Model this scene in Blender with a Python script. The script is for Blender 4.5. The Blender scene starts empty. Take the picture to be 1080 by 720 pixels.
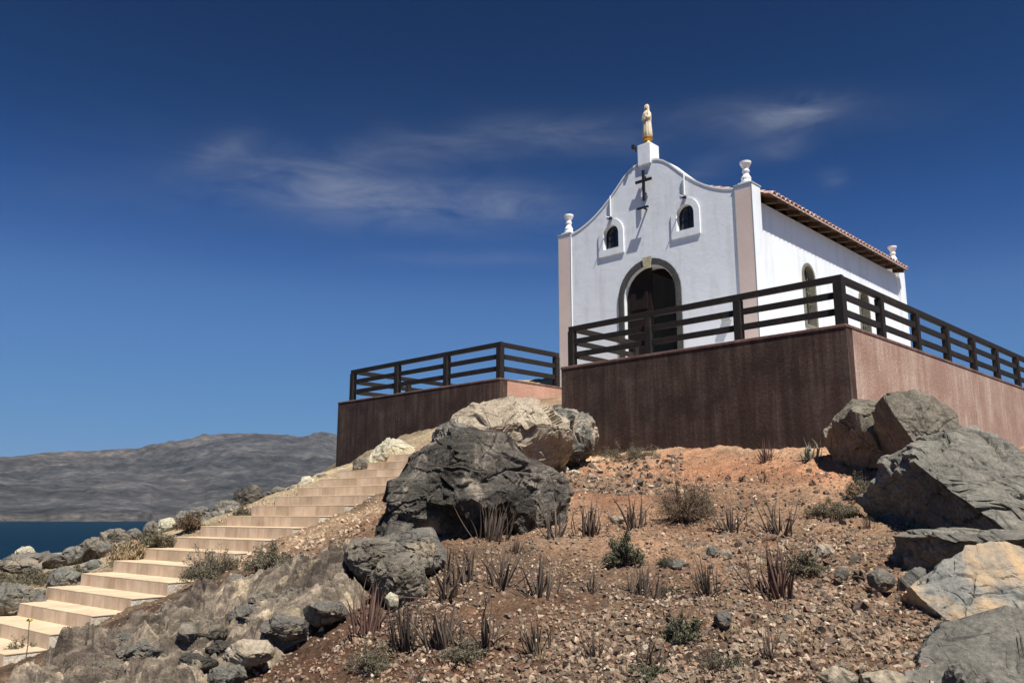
import bpy, bmesh, math, random
import numpy as np
from mathutils import Vector, Matrix
R_ = math.radians
random.seed(7)
rng = np.random.default_rng(7)
sc = bpy.context.scene
COL = sc.collection

# ------------------------------------------------------------------ camera
F = 912.0; H = 181.0; TH = math.atan(H / F)
cd = bpy.data.cameras.new("camera"); cam = bpy.data.objects.new("camera", cd); COL.objects.link(cam)
cam.location = (0, 0, 0); cam.rotation_euler = (R_(90) + TH, 0, 0)
cd.sensor_fit = 'HORIZONTAL'; cd.sensor_width = 36; cd.lens = F / 1080 * 36
cd.clip_start = 0.1; cd.clip_end = 40000
sc.camera = cam
sc.view_settings.view_transform = 'Standard'; sc.view_settings.look = 'None'
sc.view_settings.exposure = 0.54; sc.view_settings.gamma = 1

def ray(px, py):
    u = px - 540; v = 360 - py
    return np.array([u, F*math.cos(TH) - v*math.sin(TH), F*math.sin(TH) + v*math.cos(TH)])
def at_z(px, py, z): r = ray(px, py); return r*z/r[2]
def at_y(px, py, y): r = ray(px, py); return r*y/r[1]

# ------------------------------------------------------------------ sun and sky
SUN = Vector((.218, -.492, 1.0)).normalized()
sl = bpy.data.lights.new("sun", 'SUN'); so = bpy.data.objects.new("sun", sl); COL.objects.link(so)
sl.energy = 5.0; sl.angle = R_(0.53); sl.color = (1.0, .955, .88)
so.rotation_euler = SUN.to_track_quat('Z', 'Y').to_euler()
W = bpy.data.worlds.new("World"); sc.world = W; W.use_nodes = True
nt = W.node_tree; nt.nodes.clear()
def wn(t, **k):
    n = nt.nodes.new(t)
    for a, b in k.items(): setattr(n, a, b)
    return n
sky = wn('ShaderNodeTexSky'); sky.sky_type = 'NISHITA'; sky.sun_disc = False
sky.sun_elevation = math.asin(SUN.z); sky.sun_rotation = math.atan2(SUN.x, SUN.y)
sky.altitude = 0; sky.air_density = 1.0; sky.dust_density = 0.15; sky.ozone_density = 3.0
gam = wn('ShaderNodeGamma'); gam.inputs[1].default_value = 1.85
tint = wn('ShaderNodeMix', data_type='RGBA', blend_type='MULTIPLY'); tint.inputs[0].default_value = 1
tint.inputs[7].default_value = (0.157, .136, 0.188, 1)
nt.links.new(sky.outputs[0], gam.inputs[0]); nt.links.new(gam.outputs[0], tint.inputs[6])
sc_a = wn('ShaderNodeVectorMath', operation='SCALE'); sc_a.inputs['Scale'].default_value = .1; nt.links.new(tint.outputs[2], sc_a.inputs[0])
cvn = wn('ShaderNodeRGBCurve'); nt.links.new(sc_a.outputs[0], cvn.inputs[1])
for ci, pts in enumerate([[(0,0),(.018,.007),(.038,.036),(.060,.088),(.15,.130),(.356,.175),(1,.20)], [(0,0),(.041,.044),(.083,.124),(.139,.242),(.27,.325),(.504,.379),(1,.42)], [(0,0),(.173,.162),(.303,.390),(.446,.590),(.750,.700),(1,.74)]]):
    cu_ = cvn.mapping.curves[ci].points
    cu_[0].location = pts[0]; cu_[1].location = pts[-1]
    for p_ in pts[1:-1]: cu_.new(*p_)
cvn.mapping.update()
sc_b = wn('ShaderNodeVectorMath', operation='SCALE'); sc_b.inputs['Scale'].default_value = 10; nt.links.new(cvn.outputs[0], sc_b.inputs[0])
tc = wn('ShaderNodeTexCoord')
def m2(op, a, b=None):
    n = wn('ShaderNodeMath', operation=op)
    for i, v in enumerate((a, b)):
        if v is None: continue
        if isinstance(v, (int, float)): n.inputs[i].default_value = v
        else: nt.links.new(v, n.inputs[i])
    return n.outputs[0]
def dot(vec):
    n = wn('ShaderNodeVectorMath', operation='DOT_PRODUCT'); nt.links.new(tc.outputs['Generated'], n.inputs[0]); n.inputs[1].default_value = vec
    return n.outputs['Value']
# thin cirrus: soft elongated patches on the sky dome broken up by streaky noise
tot = None
for (px, py, sx, sy, ang, amp) in [(350,203,60,17,8,.75),(430,214,110,20,6,.62),(545,216,50,14,3,.62),(235,158,26,9,-25,.5),(500,152,110,13,-6,.42),
        (610,143,55,11,6,.42),(800,124,80,14,-3,.5),(842,120,30,10,-15,.75),(500,272,75,6,0,.35),(824,157,20,7,-10,.5),(735,183,36,9,-20,.35),(878,188,10,6,0,.42),(300,185,200,40,-4,.16)]:
    c = Vector(ray(px, py)).normalized()
    e1 = Vector(ray(px + 40*math.cos(R_(ang)), py + 40*math.sin(R_(ang)))).normalized() - c; e1.normalize()
    e2 = c.cross(e1).normalized()
    sx *= 1.2; sy *= 1.3
    a = m2('DIVIDE', dot(tuple(e1)), sx/F); b = m2('DIVIDE', dot(tuple(e2)), sy/F)
    # e1,e2 are orthogonal to c only approximately: recentre
    a = m2('SUBTRACT', a, float(c.dot(e1)/(sx/F))); b = m2('SUBTRACT', b, float(c.dot(e2)/(sy/F)))
    front = m2('GREATER_THAN', dot(tuple(c)), 0.5)
    g = m2('MULTIPLY', m2('POWER', 2.718, m2('MULTIPLY', m2('ADD', m2('MULTIPLY', a, a), m2('MULTIPLY', b, b)), -0.9)), amp)
    g = m2('MULTIPLY', g, front)
    tot = g if tot is None else m2('ADD', tot, g)
mp = wn('ShaderNodeMapping'); mp.inputs['Rotation'].default_value = (0, R_(7), 0); mp.inputs['Scale'].default_value = (6, 6, 22)
nt.links.new(tc.outputs['Generated'], mp.inputs[0])
nz = wn('ShaderNodeTexNoise'); nz.inputs['Scale'].default_value = 1.7; nz.inputs['Detail'].default_value = 7; nz.inputs['Roughness'].default_value = .63; nz.inputs['Distortion'].default_value = .5
nt.links.new(mp.outputs[0], nz.inputs['Vector'])
st = wn('ShaderNodeMapRange'); st.inputs[1].default_value = .25; st.inputs[2].default_value = .80; nt.links.new(nz.outputs[0], st.inputs[0])
cf = m2('MULTIPLY', m2('MULTIPLY', tot, st.outputs[0]), .52)
cm = wn('ShaderNodeMix', data_type='RGBA'); nt.links.new(cf, cm.inputs[0]); nt.links.new(sc_b.outputs[0], cm.inputs[6]); cm.inputs[7].default_value = (4.6, 5.0, 6.0, 1)
bg = wn('ShaderNodeBackground'); bg.inputs[1].default_value = 0.051
ow = wn('ShaderNodeOutputWorld'); nt.links.new(cm.outputs[2], bg.inputs[0]); nt.links.new(bg.outputs[0], ow.inputs[0])

# ------------------------------------------------------------------ noise in numpy
def _h(ix, iy, iz, s):
    n = (ix*374761393 + iy*668265263 + iz*2147483647 + s*1274126177) & 0xffffffff
    n = ((n ^ (n >> 13))*1274126177) & 0xffffffff
    n = n ^ (n >> 16)
    return (n & 0xffff)/65535.0*2 - 1
def vnoise(P, s=0):
    P = np.asarray(P, float); I = np.floor(P).astype(np.int64); f = P - I; w = f*f*f*(f*(f*6-15)+10)
    out = 0
    for dx in (0, 1):
        for dy in (0, 1):
            for dz in (0, 1):
                ww = (w[:,0] if dx else 1-w[:,0])*(w[:,1] if dy else 1-w[:,1])*(w[:,2] if dz else 1-w[:,2])
                out = out + ww*_h(I[:,0]+dx, I[:,1]+dy, I[:,2]+dz, s)
    return out
def fbm(P, s=0, o=4, rough=.5):
    a = 1; t = 0; P = np.asarray(P, float)
    for k in range(o):
        t = t + a*vnoise(P*(2.03**k) + 17.3*k, s+k); a *= rough
    return t
def ridged(P, s=0, o=4):
    a = 1; t = 0; P = np.asarray(P, float)
    for k in range(o):
        t = t + a*(1-2*np.abs(vnoise(P*(2.03**k)+9.1*k, s+k))); a *= .5
    return t
def sstep(a, b, x): t = np.clip((x-a)/(b-a), 0, 1); return t*t*(3-2*t)

# ------------------------------------------------------------------ object helpers
def mesh_np(name, V, Fc, mats, parent=None, smooth=False, mi=None, cols=None):
    me = bpy.data.meshes.new(name); V = np.asarray(V, np.float32)
    Fc = np.asarray(Fc, np.int32) if not isinstance(Fc, list) or (Fc and len(set(map(len, Fc))) == 1) else Fc
    if isinstance(Fc, np.ndarray):
        me.vertices.add(len(V)); me.vertices.foreach_set('co', V.ravel())
        k = Fc.shape[1]; me.loops.add(Fc.size); me.loops.foreach_set('vertex_index', Fc.ravel())
        me.polygons.add(len(Fc)); me.polygons.foreach_set('loop_start', np.arange(0, Fc.size, k, dtype=np.int32))
        me.update(calc_edges=True)
    else:
        me.from_pydata([tuple(v) for v in V.tolist()], [], Fc)
    me.validate()
    if not isinstance(mats, (list, tuple)): mats = [mats]
    for m in mats: me.materials.append(m)
    me.polygons.foreach_set('use_smooth', np.full(len(me.polygons), bool(smooth)))
    if mi is not None: me.polygons.foreach_set('material_index', np.asarray(mi, np.int32))
    if cols is not None:
        at = me.color_attributes.new('col', 'FLOAT_COLOR', 'POINT')
        c = np.ones((len(V), 4), np.float32); c[:, :3] = cols; at.data.foreach_set('color', c.ravel())
    me.update()
    o = bpy.data.objects.new(name, me); COL.objects.link(o)
    if parent is not None: o.parent = parent
    return o
def tag(o, label=None, cat=None, group=None, kind=None):
    if label: o['label'] = label
    if cat: o['category'] = cat
    if group: o['group'] = group
    if kind: o['kind'] = kind
    return o
def empty(name, loc=(0,0,0), rz=0):
    o = bpy.data.objects.new(name, None); COL.objects.link(o); o.location = loc; o.rotation_euler = (0,0,rz); return o
def copy_tree(o, parent=None):
    c = o.copy(); COL.objects.link(c); c.parent = parent
    for ch in list(o.children): copy_tree(ch, c)
    return c
class MB:
    def __init__(s): s.v = []; s.f = []
    def add(s, vs, fs):
        b = len(s.v); s.v += [tuple(v) for v in vs]; s.f += [tuple(b+i for i in f) for f in fs]; return s
    def box(s, x0, x1, y0, y1, z0, z1, M=None):
        vs = [Vector((x, y, z)) for z in (z0, z1) for (x, y) in ((x0,y0),(x1,y0),(x1,y1),(x0,y1))]
        if M is not None: vs = [M @ v for v in vs]
        return s.add(vs, [(3,2,1,0),(4,5,6,7),(0,1,5,4),(1,2,6,5),(2,3,7,6),(3,0,4,7)])
    def lathe(s, prof, n=20, c=(0,0,0), sx=1, sy=1, fold=None):
        vs = []; fs = []
        for (r, z) in prof:
            for k in range(n):
                a = 2*math.pi*k/n; rr = r*(1+(fold(a, z) if fold else 0))
                vs.append((c[0]+rr*math.cos(a)*sx, c[1]+rr*math.sin(a)*sy, c[2]+z))
        m = len(prof)
        for j in range(m-1):
            for k in range(n): fs.append((j*n+k, j*n+(k+1)%n, (j+1)*n+(k+1)%n, (j+1)*n+k))
        fs.append(tuple(range(n-1, -1, -1))); fs.append(tuple((m-1)*n+k for k in range(n)))
        return s.add(vs, fs)
    def tube(s, pts, rad, n=6):
        vs = []; fs = []; pts = [Vector(p) for p in pts]
        if not hasattr(rad, '__len__'): rad = [rad]*len(pts)
        for i, p in enumerate(pts):
            d = (pts[min(i+1, len(pts)-1)] - pts[max(i-1, 0)]).normalized()
            a = d.orthogonal().normalized() if abs(d.z) > .95 else d.cross(Vector((0,0,1))).normalized(); b = d.cross(a)
            for k in range(n):
                t = 2*math.pi*k/n; vs.append(p + (a*math.cos(t)+b*math.sin(t))*rad[i])
        m = len(pts)
        for j in range(m-1):
            for k in range(n): fs.append((j*n+k, j*n+(k+1)%n, (j+1)*n+(k+1)%n, (j+1)*n+k))
        fs.append(tuple(range(n-1,-1,-1))); fs.append(tuple((m-1)*n+k for k in range(n)))
        return s.add(vs, fs)
    def build(s, name, mat, parent=None, smooth=False, bevel=0):
        me = bpy.data.meshes.new(name); me.from_pydata(s.v, [], s.f); me.materials.append(mat)
        bm = bmesh.new(); bm.from_mesh(me); bmesh.ops.recalc_face_normals(bm, faces=bm.faces)
        bm.to_mesh(me); bm.free()
        if smooth: me.polygons.foreach_set('use_smooth', [True]*len(me.polygons))
        o = bpy.data.objects.new(name, me); COL.objects.link(o)
        if parent is not None: o.parent = parent
        if bevel:
            b = o.modifiers.new('bevel', 'BEVEL'); b.width = bevel; b.segments = 2; b.limit_method = 'ANGLE'
        return o
def extrude2d(name, loops, y0, y1, mat, parent=None, bevel=0):
    """loops in the X-Z plane (first outer, others holes), extruded along Y from y0 to y1"""
    cu = bpy.data.curves.new(name, 'CURVE'); cu.dimensions = '2D'; cu.fill_mode = 'BOTH'; cu.extrude = abs(y1-y0)/2
    for lp in loops:
        sp = cu.splines.new('POLY'); sp.points.add(len(lp)-1); sp.use_cyclic_u = True
        for p, q in zip(sp.points, lp): p.co = (q[0], q[1], 0, 1)
    t = bpy.data.objects.new('tmp', cu); COL.objects.link(t)
    dg = bpy.context.evaluated_depsgraph_get(); me = bpy.data.meshes.new_from_object(t.evaluated_get(dg))
    bpy.data.objects.remove(t); bpy.data.curves.remove(cu)
    me.transform(Matrix(((1,0,0,0),(0,0,-1,(y0+y1)/2),(0,1,0,0),(0,0,0,1)))); me.name = name
    me.materials.clear(); me.materials.append(mat)
    me.polygons.foreach_set('use_smooth', [False]*len(me.polygons))
    bm = bmesh.new(); bm.from_mesh(me); bmesh.ops.remove_doubles(bm, verts=bm.verts, dist=1e-5); bmesh.ops.recalc_face_normals(bm, faces=bm.faces); bm.to_mesh(me); bm.free()
    o = bpy.data.objects.new(name, me); COL.objects.link(o)
    if parent is not None: o.parent = parent
    return o
def arch(cx, w, z0, z1, n=14):
    """arched outline: width w, bottom z0, crown z1"""
    r = w/2; zs = z1 - r
    return [(cx-r, z0), (cx+r, z0)] + [(cx + r*math.cos(math.pi*k/n), zs + r*math.sin(math.pi*k/n)) for k in range(n+1)]

# ------------------------------------------------------------------ materials
def new_mat(name, rough=.9, spec=.2):
    m = bpy.data.materials.new(name); m.use_nodes = True; t = m.node_tree; b = t.nodes['Principled BSDF']
    b.inputs['Roughness'].default_value = rough; b.inputs['Specular IOR Level'].default_value = spec
    return m, t, b
def N(t, ty, **k):
    n = t.nodes.new(ty)
    for a, b in k.items(): setattr(n, a, b)
    return n
def ramp(t, src, stops):
    r = N(t, 'ShaderNodeValToRGB'); t.links.new(src, r.inputs[0]); e = r.color_ramp.elements
    while len(e) < len(stops): e.new(.5)
    for i, (p, c) in enumerate(stops):
        e[i].position = p; e[i].color = (*c, 1) if len(c) == 3 else c
    return r.outputs[0]
def noise(t, scale, detail=6, rough=.6, vec=None, dist=0, sc3=None, obj=True):
    n = N(t, 'ShaderNodeTexNoise'); n.inputs['Scale'].default_value = scale; n.inputs['Detail'].default_value = detail; n.inputs['Roughness'].default_value = rough; n.inputs['Distortion'].default_value = dist
    if vec is None:
        c = N(t, 'ShaderNodeTexCoord'); vec = c.outputs['Object']
    if sc3 is not None:
        mp = N(t, 'ShaderNodeMapping'); mp.inputs['Scale'].default_value = sc3; t.links.new(vec, mp.inputs[0]); vec = mp.outputs[0]
    t.links.new(vec, n.inputs['Vector']); return n.outputs[0]
def mixc(t, f, a, b, mode='MIX'):
    n = N(t, 'ShaderNodeMix', data_type='RGBA', blend_type=mode)
    for i, v in ((0, f), (6, a), (7, b)):
        if isinstance(v, (int, float)): n.inputs[i].default_value = v
        elif isinstance(v, tuple): n.inputs[i].default_value = (*v, 1)
        else: t.links.new(v, n.inputs[i])
    return n.outputs[2]
def mth(t, op, a, b):
    n = N(t, 'ShaderNodeMath', operation=op)
    for i, v in enumerate((a, b)):
        if isinstance(v, (int, float)): n.inputs[i].default_value = v
        else: t.links.new(v, n.inputs[i])
    return n.outputs[0]
def bump(t, b, h, strength, dist, prev=None):
    n = N(t, 'ShaderNodeBump'); n.inputs['Strength'].default_value = strength; n.inputs['Distance'].default_value = dist
    t.links.new(h, n.inputs['Height'])
    if prev is not None: t.links.new(prev, n.inputs['Normal'])
    t.links.new(n.outputs[0], b.inputs['Normal']); return n.outputs[0]
def vor(t, scale, feat='DISTANCE_TO_EDGE', sc3=None, warp=0.0):
    c = N(t, 'ShaderNodeTexCoord'); vec = c.outputs['Object']
    if warp:
        w = N(t, 'ShaderNodeTexNoise'); w.inputs['Scale'].default_value = scale*1.3; w.inputs['Detail'].default_value = 3; t.links.new(vec, w.inputs['Vector'])
        a = N(t, 'ShaderNodeVectorMath', operation='SCALE'); a.inputs['Scale'].default_value = warp; t.links.new(w.outputs['Color'], a.inputs[0])
        b = N(t, 'ShaderNodeVectorMath', operation='ADD'); t.links.new(vec, b.inputs[0]); t.links.new(a.outputs[0], b.inputs[1]); vec = b.outputs[0]
    if sc3 is not None:
        mp = N(t, 'ShaderNodeMapping'); mp.inputs['Scale'].default_value = sc3; t.links.new(vec, mp.inputs[0]); vec = mp.outputs[0]
    v = N(t, 'ShaderNodeTexVoronoi', feature=feat); v.inputs['Scale'].default_value = scale; t.links.new(vec, v.inputs['Vector'])
    return v.outputs['Distance'] if feat != 'COL' else v.outputs['Color']

def rock_mat(name, c1, c2, c3, patch=None, crack=1.2, sc3=None, bs=1.0, crackdark=.45, nsc=1.6):
    m, t, b = new_mat(name, .88, .25)
    big = noise(t, nsc, 9, .68, sc3=sc3, dist=.6)
    col = ramp(t, big, [(.32, c1), (.5, c2), (.66, c3)])
    fine = noise(t, 26, 6, .7)
    col = mixc(t, 1.0, col, ramp(t, fine, [(.3, (.55,.55,.55)), (.5, (1,1,1)), (.72, (1.5,1.45,1.38))]), 'MULTIPLY')
    if patch:
        pc, lo, hi, ps = patch
        pm = ramp(t, noise(t, ps, 7, .6, dist=.4), [(lo, (0,0,0)), (hi, (1,1,1))])
        col = mixc(t, pm, col, pc)
    cr = vor(t, crack, warp=.35, sc3=sc3)
    crm = ramp(t, cr, [(0, (crackdark,)*3), (.022, (1,1,1))])
    # cracks are only open here and there
    gate = ramp(t, noise(t, 1.1, 2, .5), [(.46, (0,0,0)), (.56, (1,1,1))])
    col = mixc(t, gate, col, mixc(t, 1.0, col, crm, 'MULTIPLY'))
    t.links.new(col, b.inputs['Base Color'])
    n1 = bump(t, b, noise(t, 7, 10, .72, sc3=sc3, dist=.5), .75*bs, .10)
    n2 = bump(t, b, noise(t, 48, 5, .7), .5*bs, .012, n1)
    bump(t, b, crm, .5*bs, .03, n2)
    return m
M = {}
M['basalt'] = rock_mat('dark_rock', (.030,.027,.022), (.082,.073,.060), (.23,.20,.16), crack=1.6, bs=1.0, patch=((.30,.25,.19), .60, .68, 3.0))
M['grey'] = rock_mat('grey_rock', (.115,.108,.090), (.19,.178,.148), (.28,.262,.215), patch=((.11,.10,.08), .58, .68, 1.9), crack=.8)
M['greyb'] = rock_mat('grey_rock_warm', (.10,.088,.068), (.19,.165,.128), (.30,.26,.20), patch=((.10,.085,.055), .56, .66, 2.3), crack=1.0)
M['ochre'] = rock_mat('ochre_rock', (.13,.14,.13), (.22,.21,.18), (.30,.28,.22), patch=((.52,.35,.19), .46, .56, .95), crack=.7, bs=.6)
M['pale'] = rock_mat('pale_rock', (.22,.18,.13), (.36,.30,.22), (.46,.39,.29), crack=1.1, bs=.8)
M['palegreen'] = rock_mat('mottled_rock', (.075,.075,.065), (.17,.165,.14), (.44,.37,.28), crack=1.1)
M['tan'] = rock_mat('tan_rock', (.09,.085,.075), (.17,.155,.13), (.30,.26,.20), patch=((.36,.28,.19), .54, .66, 1.7), crack=1.4)
m, t, b = new_mat('bedrock', .92, .15); M['bed'] = m
vc = N(t, 'ShaderNodeVertexColor'); vc.layer_name = 'col'
c = mixc(t, 1.0, vc.outputs[0], ramp(t, noise(t, 6, 8, .65, sc3=(.7, 1.5, 1.5)), [(.32, (.55,.53,.52)), (.5, (1,1,1)), (.68, (1.5,1.46,1.38))]), 'MULTIPLY')
c = mixc(t, 1.0, c, ramp(t, noise(t, 42, 5, .7), [(.3, (.62,.61,.60)), (.5, (1,1,1)), (.72, (1.45,1.42,1.36))]), 'MULTIPLY')
c = mixc(t, ramp(t, noise(t, 2.2, 7, .65), [(.60, (0,0,0)), (.68, (.8,)*3)]), c, (.45,.36,.235))
t.links.new(c, b.inputs['Base Color']); n1 = bump(t, b, noise(t, 8, 8, .65), .5, .05); bump(t, b, noise(t, 50, 5, .7), .5, .012, n1)
M['cream'] = rock_mat('cream_rock', (.30,.27,.20), (.46,.42,.31), (.55,.50,.33), crack=1.4, bs=.7)

# stones coloured per stone
def vcol_mat(name, rough=.92, nb=60):
    m, t, b = new_mat(name, rough, .2)
    a = N(t, 'ShaderNodeVertexColor'); a.layer_name = 'col'
    f = noise(t, nb, 5, .7)
    c = mixc(t, 1.0, a.outputs[0], ramp(t, f, [(.3, (.6,.6,.6)), (.5, (1,1,1)), (.75, (1.4,1.4,1.35))]), 'MULTIPLY')
    t.links.new(c, b.inputs['Base Color']); bump(t, b, f, .6, .01)
    return m
M['stone'] = vcol_mat('loose_stone', nb=45)
# soil
m, t, b = new_mat('soil', .97, .1); M['soil'] = m
a = N(t, 'ShaderNodeVertexColor'); a.layer_name = 'col'
f1 = noise(t, 3.1, 9, .68); f2 = noise(t, 34, 7, .75)
c = mixc(t, 1.0, a.outputs[0], ramp(t, f1, [(.3, (.62,.60,.60)), (.5, (1,1,1)), (.7, (1.35,1.30,1.25))]), 'MULTIPLY')
f3 = noise(t, .075, 5, .62, sc3=(1,1,2))
c = mixc(t, 1.0, c, ramp(t, f3, [(.40, (.42,.42,.44)), (.5, (1,1,1)), (.60, (1.8,1.76,1.7))]), 'MULTIPLY')
c = mixc(t, 1.0, c, ramp(t, f2, [(.3, (.5,.48,.47)), (.5, (1,1,1)), (.68, (1.5,1.48,1.45))]), 'MULTIPLY')
vs_ = N(t, 'ShaderNodeTexVoronoi', feature='F1'); vs_.inputs['Scale'].default_value = 38; tcn = N(t, 'ShaderNodeTexCoord'); t.links.new(tcn.outputs['Object'], vs_.inputs['Vector'])
c = mixc(t, .38, c, mixc(t, 1.0, c, ramp(t, vs_.outputs['Color'], [(.15, (.45,.43,.42)), (.5, (1,1,1)), (.85, (1.75,1.65,1.55))]), 'MULTIPLY'))
t.links.new(c, b.inputs['Base Color'])
n1 = bump(t, b, f1, .5, .12); n2 = bump(t, b, f2, .8, .03, n1); bump(t, b, vs_.outputs['Distance'], -.5, .02, n2)

# painted and weathered walls (flows of stain run down)
def stained(name, base, dark, lightc, smax=.5, rough=.92, bs=.6, sp=1.0):
    m, t, b = new_mat(name, rough, .15)
    st = noise(t, 1.0, 7, .6, sc3=(7, 7, .55)); bl = noise(t, 1.2, 7, .65)
    c = mixc(t, ramp(t, st, [(.42, (0,0,0)), (.72, (smax,)*3)]), base, lightc)
    c = mixc(t, ramp(t, bl, [(.40, (.75,)*3), (.62, (0,0,0))]), c, dark)
    c = mixc(t, ramp(t, noise(t, 4.5, 8, .75), [(.60, (0,0,0)), (.72, (smax*.7,)*3)]), c, lightc)
    f = noise(t, 22, 7, .75)
    c = mixc(t, sp, c, mixc(t, 1.0, c, ramp(t, f, [(.3, (.65,.65,.65)), (.52, (1,1,1)), (.7, (1.5,1.46,1.42))]), 'MULTIPLY'))
    t.links.new(c, b.inputs['Base Color'])
    n1 = bump(t, b, noise(t, 14, 8, .7), bs, .025); bump(t, b, f, .4, .006, n1)
    return m
M['maroon'] = stained('maroon_render_shaded', (.070,.042,.034), (.036,.024,.020), (.155,.115,.092), .85, bs=.4)  # shade on the front walls is put into this darker colour; streaks are stains
M['pinkwall'] = stained('pink_render_lit', (.40,.275,.215), (.30,.185,.14), (.58,.47,.385), .85)  # lit counterpart of the front wall colour, with pale streaks
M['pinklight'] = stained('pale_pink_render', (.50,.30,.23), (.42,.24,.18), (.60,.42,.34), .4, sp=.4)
M['coping'] = stained('coping_render', (.20,.12,.10), (.10,.055,.05), (.32,.25,.21), .6)
M['pillarpink'] = stained('pillar_pink_paint', (.68,.55,.49), (.62,.49,.43), (.71,.61,.55), .3, bs=.12, sp=.12)
M['floor'] = stained('terrace_floor', (.62,.58,.52), (.5,.46,.41), (.66,.62,.57), .4)
m, t, b = new_mat('white_render', .85, .2); M['white'] = m
c = mixc(t, ramp(t, noise(t, 1.2, 7, .6, sc3=(3,3,.5)), [(.50, (0,0,0)), (.72, (.6,)*3)]), (.79,.82,.845), (.62,.63,.62))
t.links.new(c, b.inputs['Base Color']); n1 = bump(t, b, noise(t, 3.5, 6, .6), .18, .05); bump(t, b, noise(t, 45, 4, .6), .22, .006, n1)
m, t, b = new_mat('trim_grey', .8, .2); M['trim'] = m; b.inputs['Base Color'].default_value = (.36,.40,.42,1)
m, t, b = new_mat('white_gloss', .45, .4); M['wgloss'] = m; b.inputs['Base Color'].default_value = (.82,.82,.80,1)
# timber
def wood(name, base, lightc, rough=.75):
    m, t, b = new_mat(name, rough, .25)
    g = noise(t, 2.0, 8, .65, sc3=(14,14,14)); p = noise(t, 3.0, 4, .6)
    c = mixc(t, ramp(t, g, [(.4, (0,0,0)), (.75, (1,1,1))]), base, lightc)
    c = mixc(t, ramp(t, p, [(.56, (0,0,0)), (.72, (.6,)*3)]), c, (lightc[0]*1.5, lightc[1]*1.25, lightc[2]*1.1))
    t.links.new(c, b.inputs['Base Color']); bump(t, b, g, .4, .006)
    return m
M['timber'] = wood('dark_timber', (.012,.010,.0095), (.036,.026,.022))
M['rafter'] = wood('rafter_timber', (.065,.034,.018), (.12,.065,.035))
M['doorwood'] = wood('door_timber', (.010,.005,.004), (.020,.010,.008))
m, t, b = new_mat('black_iron', .6, .4); M['iron'] = m; b.inputs['Base Color'].default_value = (.012,.012,.013,1)
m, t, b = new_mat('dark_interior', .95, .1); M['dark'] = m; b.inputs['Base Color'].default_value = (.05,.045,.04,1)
m, t, b = new_mat('window_glass', .12, .6); M['glass'] = m; b.inputs['Base Color'].default_value = (.018,.020,.018,1)
M['doorstone'] = stained('door_stone', (.085,.083,.078), (.05,.05,.048), (.14,.135,.125), .5)
M['keystone'] = stained('key_stone', (.46,.42,.27), (.38,.35,.24), (.5,.47,.33), .4)
M['winstone'] = stained('window_stone', (.22,.21,.16), (.14,.135,.11), (.33,.31,.25), .5)
m, t, b = new_mat('gold_paint', .35, .5); M['gold'] = m; b.inputs['Base Color'].default_value = (.55,.27,.05,1); b.inputs['Metallic'].default_value = .55
m, t, b = new_mat('robe_paint', .6, .3); M['robe'] = m
zc = noise(t, 5, 4, .6, sc3=(8,8,.6)); t.links.new(ramp(t, zc, [(.42, (.74,.68,.55)), (.6, (.62,.48,.28))]), b.inputs['Base Color'])
m, t, b = new_mat('skin_paint', .6, .3); M['skin'] = m; b.inputs['Base Color'].default_value = (.62,.42,.33,1)
# roof tile
m, t, b = new_mat('roof_tile', .85, .2); M['tile'] = m
c = ramp(t, noise(t, 6, 6, .6), [(.35, (.42,.21,.15)), (.52, (.60,.38,.29)), (.68, (.76,.62,.54))]); t.links.new(c, b.inputs['Base Color']); bump(t, b, noise(t, 30, 4, .6), .3, .01)
m, t, b = new_mat('tile_mortar', .9, .1); M['mortar'] = m
c = ramp(t, noise(t, 8, 6, .6), [(.4, (.66,.50,.43)), (.6, (.80,.70,.64))]); t.links.new(c, b.inputs['Base Color'])
# stair stone
m, t, b = new_mat('sand_stone', .9, .15); M['tread'] = m
c = ramp(t, noise(t, 3, 7, .6), [(.35, (.50,.385,.255)), (.55, (.60,.475,.325)), (.7, (.66,.54,.38))]); oi = N(t, 'ShaderNodeObjectInfo'); c = mixc(t, 1.0, c, ramp(t, oi.outputs['Random'], [(0, (.84,.83,.80)), (1, (1.04,1.03,1.02))]), 'MULTIPLY')
c = mixc(t, ramp(t, noise(t, 1.7, 8, .7), [(.52, (0,0,0)), (.66, (.55,)*3)]), c, (.36,.27,.19))
t.links.new(c, b.inputs['Base Color']); bump(t, b, noise(t, 40, 4, .6), .25, .006)
def tiles_mat(name, s3):
    m, t, b = new_mat(name, .9, .15)
    nz_ = noise(t, 2.6, 6, .6); stn = noise(t, 1.4, 5, .6, sc3=(4, 4, .8))
    c = ramp(t, nz_, [(.3, (.50,.385,.275)), (.5, (.61,.48,.355)), (.7, (.70,.57,.43))])
    c = mixc(t, ramp(t, stn, [(.48, (0,0,0)), (.68, (.5,)*3)]), c, (.40,.25,.16))
    g_i = N(t, 'ShaderNodeNewGeometry'); c = mixc(t, 1.0, c, ramp(t, g_i.outputs['Random Per Island'], [(0, (.78,.77,.75)), (1, (1.06,1.05,1.04))]), 'MULTIPLY')
    t.links.new(c, b.inputs['Base Color']); bump(t, b, noise(t, 30, 4, .6), .3, .008)
    return m
M['riser'] = tiles_mat('riser_tile', None)
M['plaster'] = stained('rough_plaster', (.66,.60,.49), (.34,.28,.20), (.76,.71,.62), .6, bs=1.0)
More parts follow.
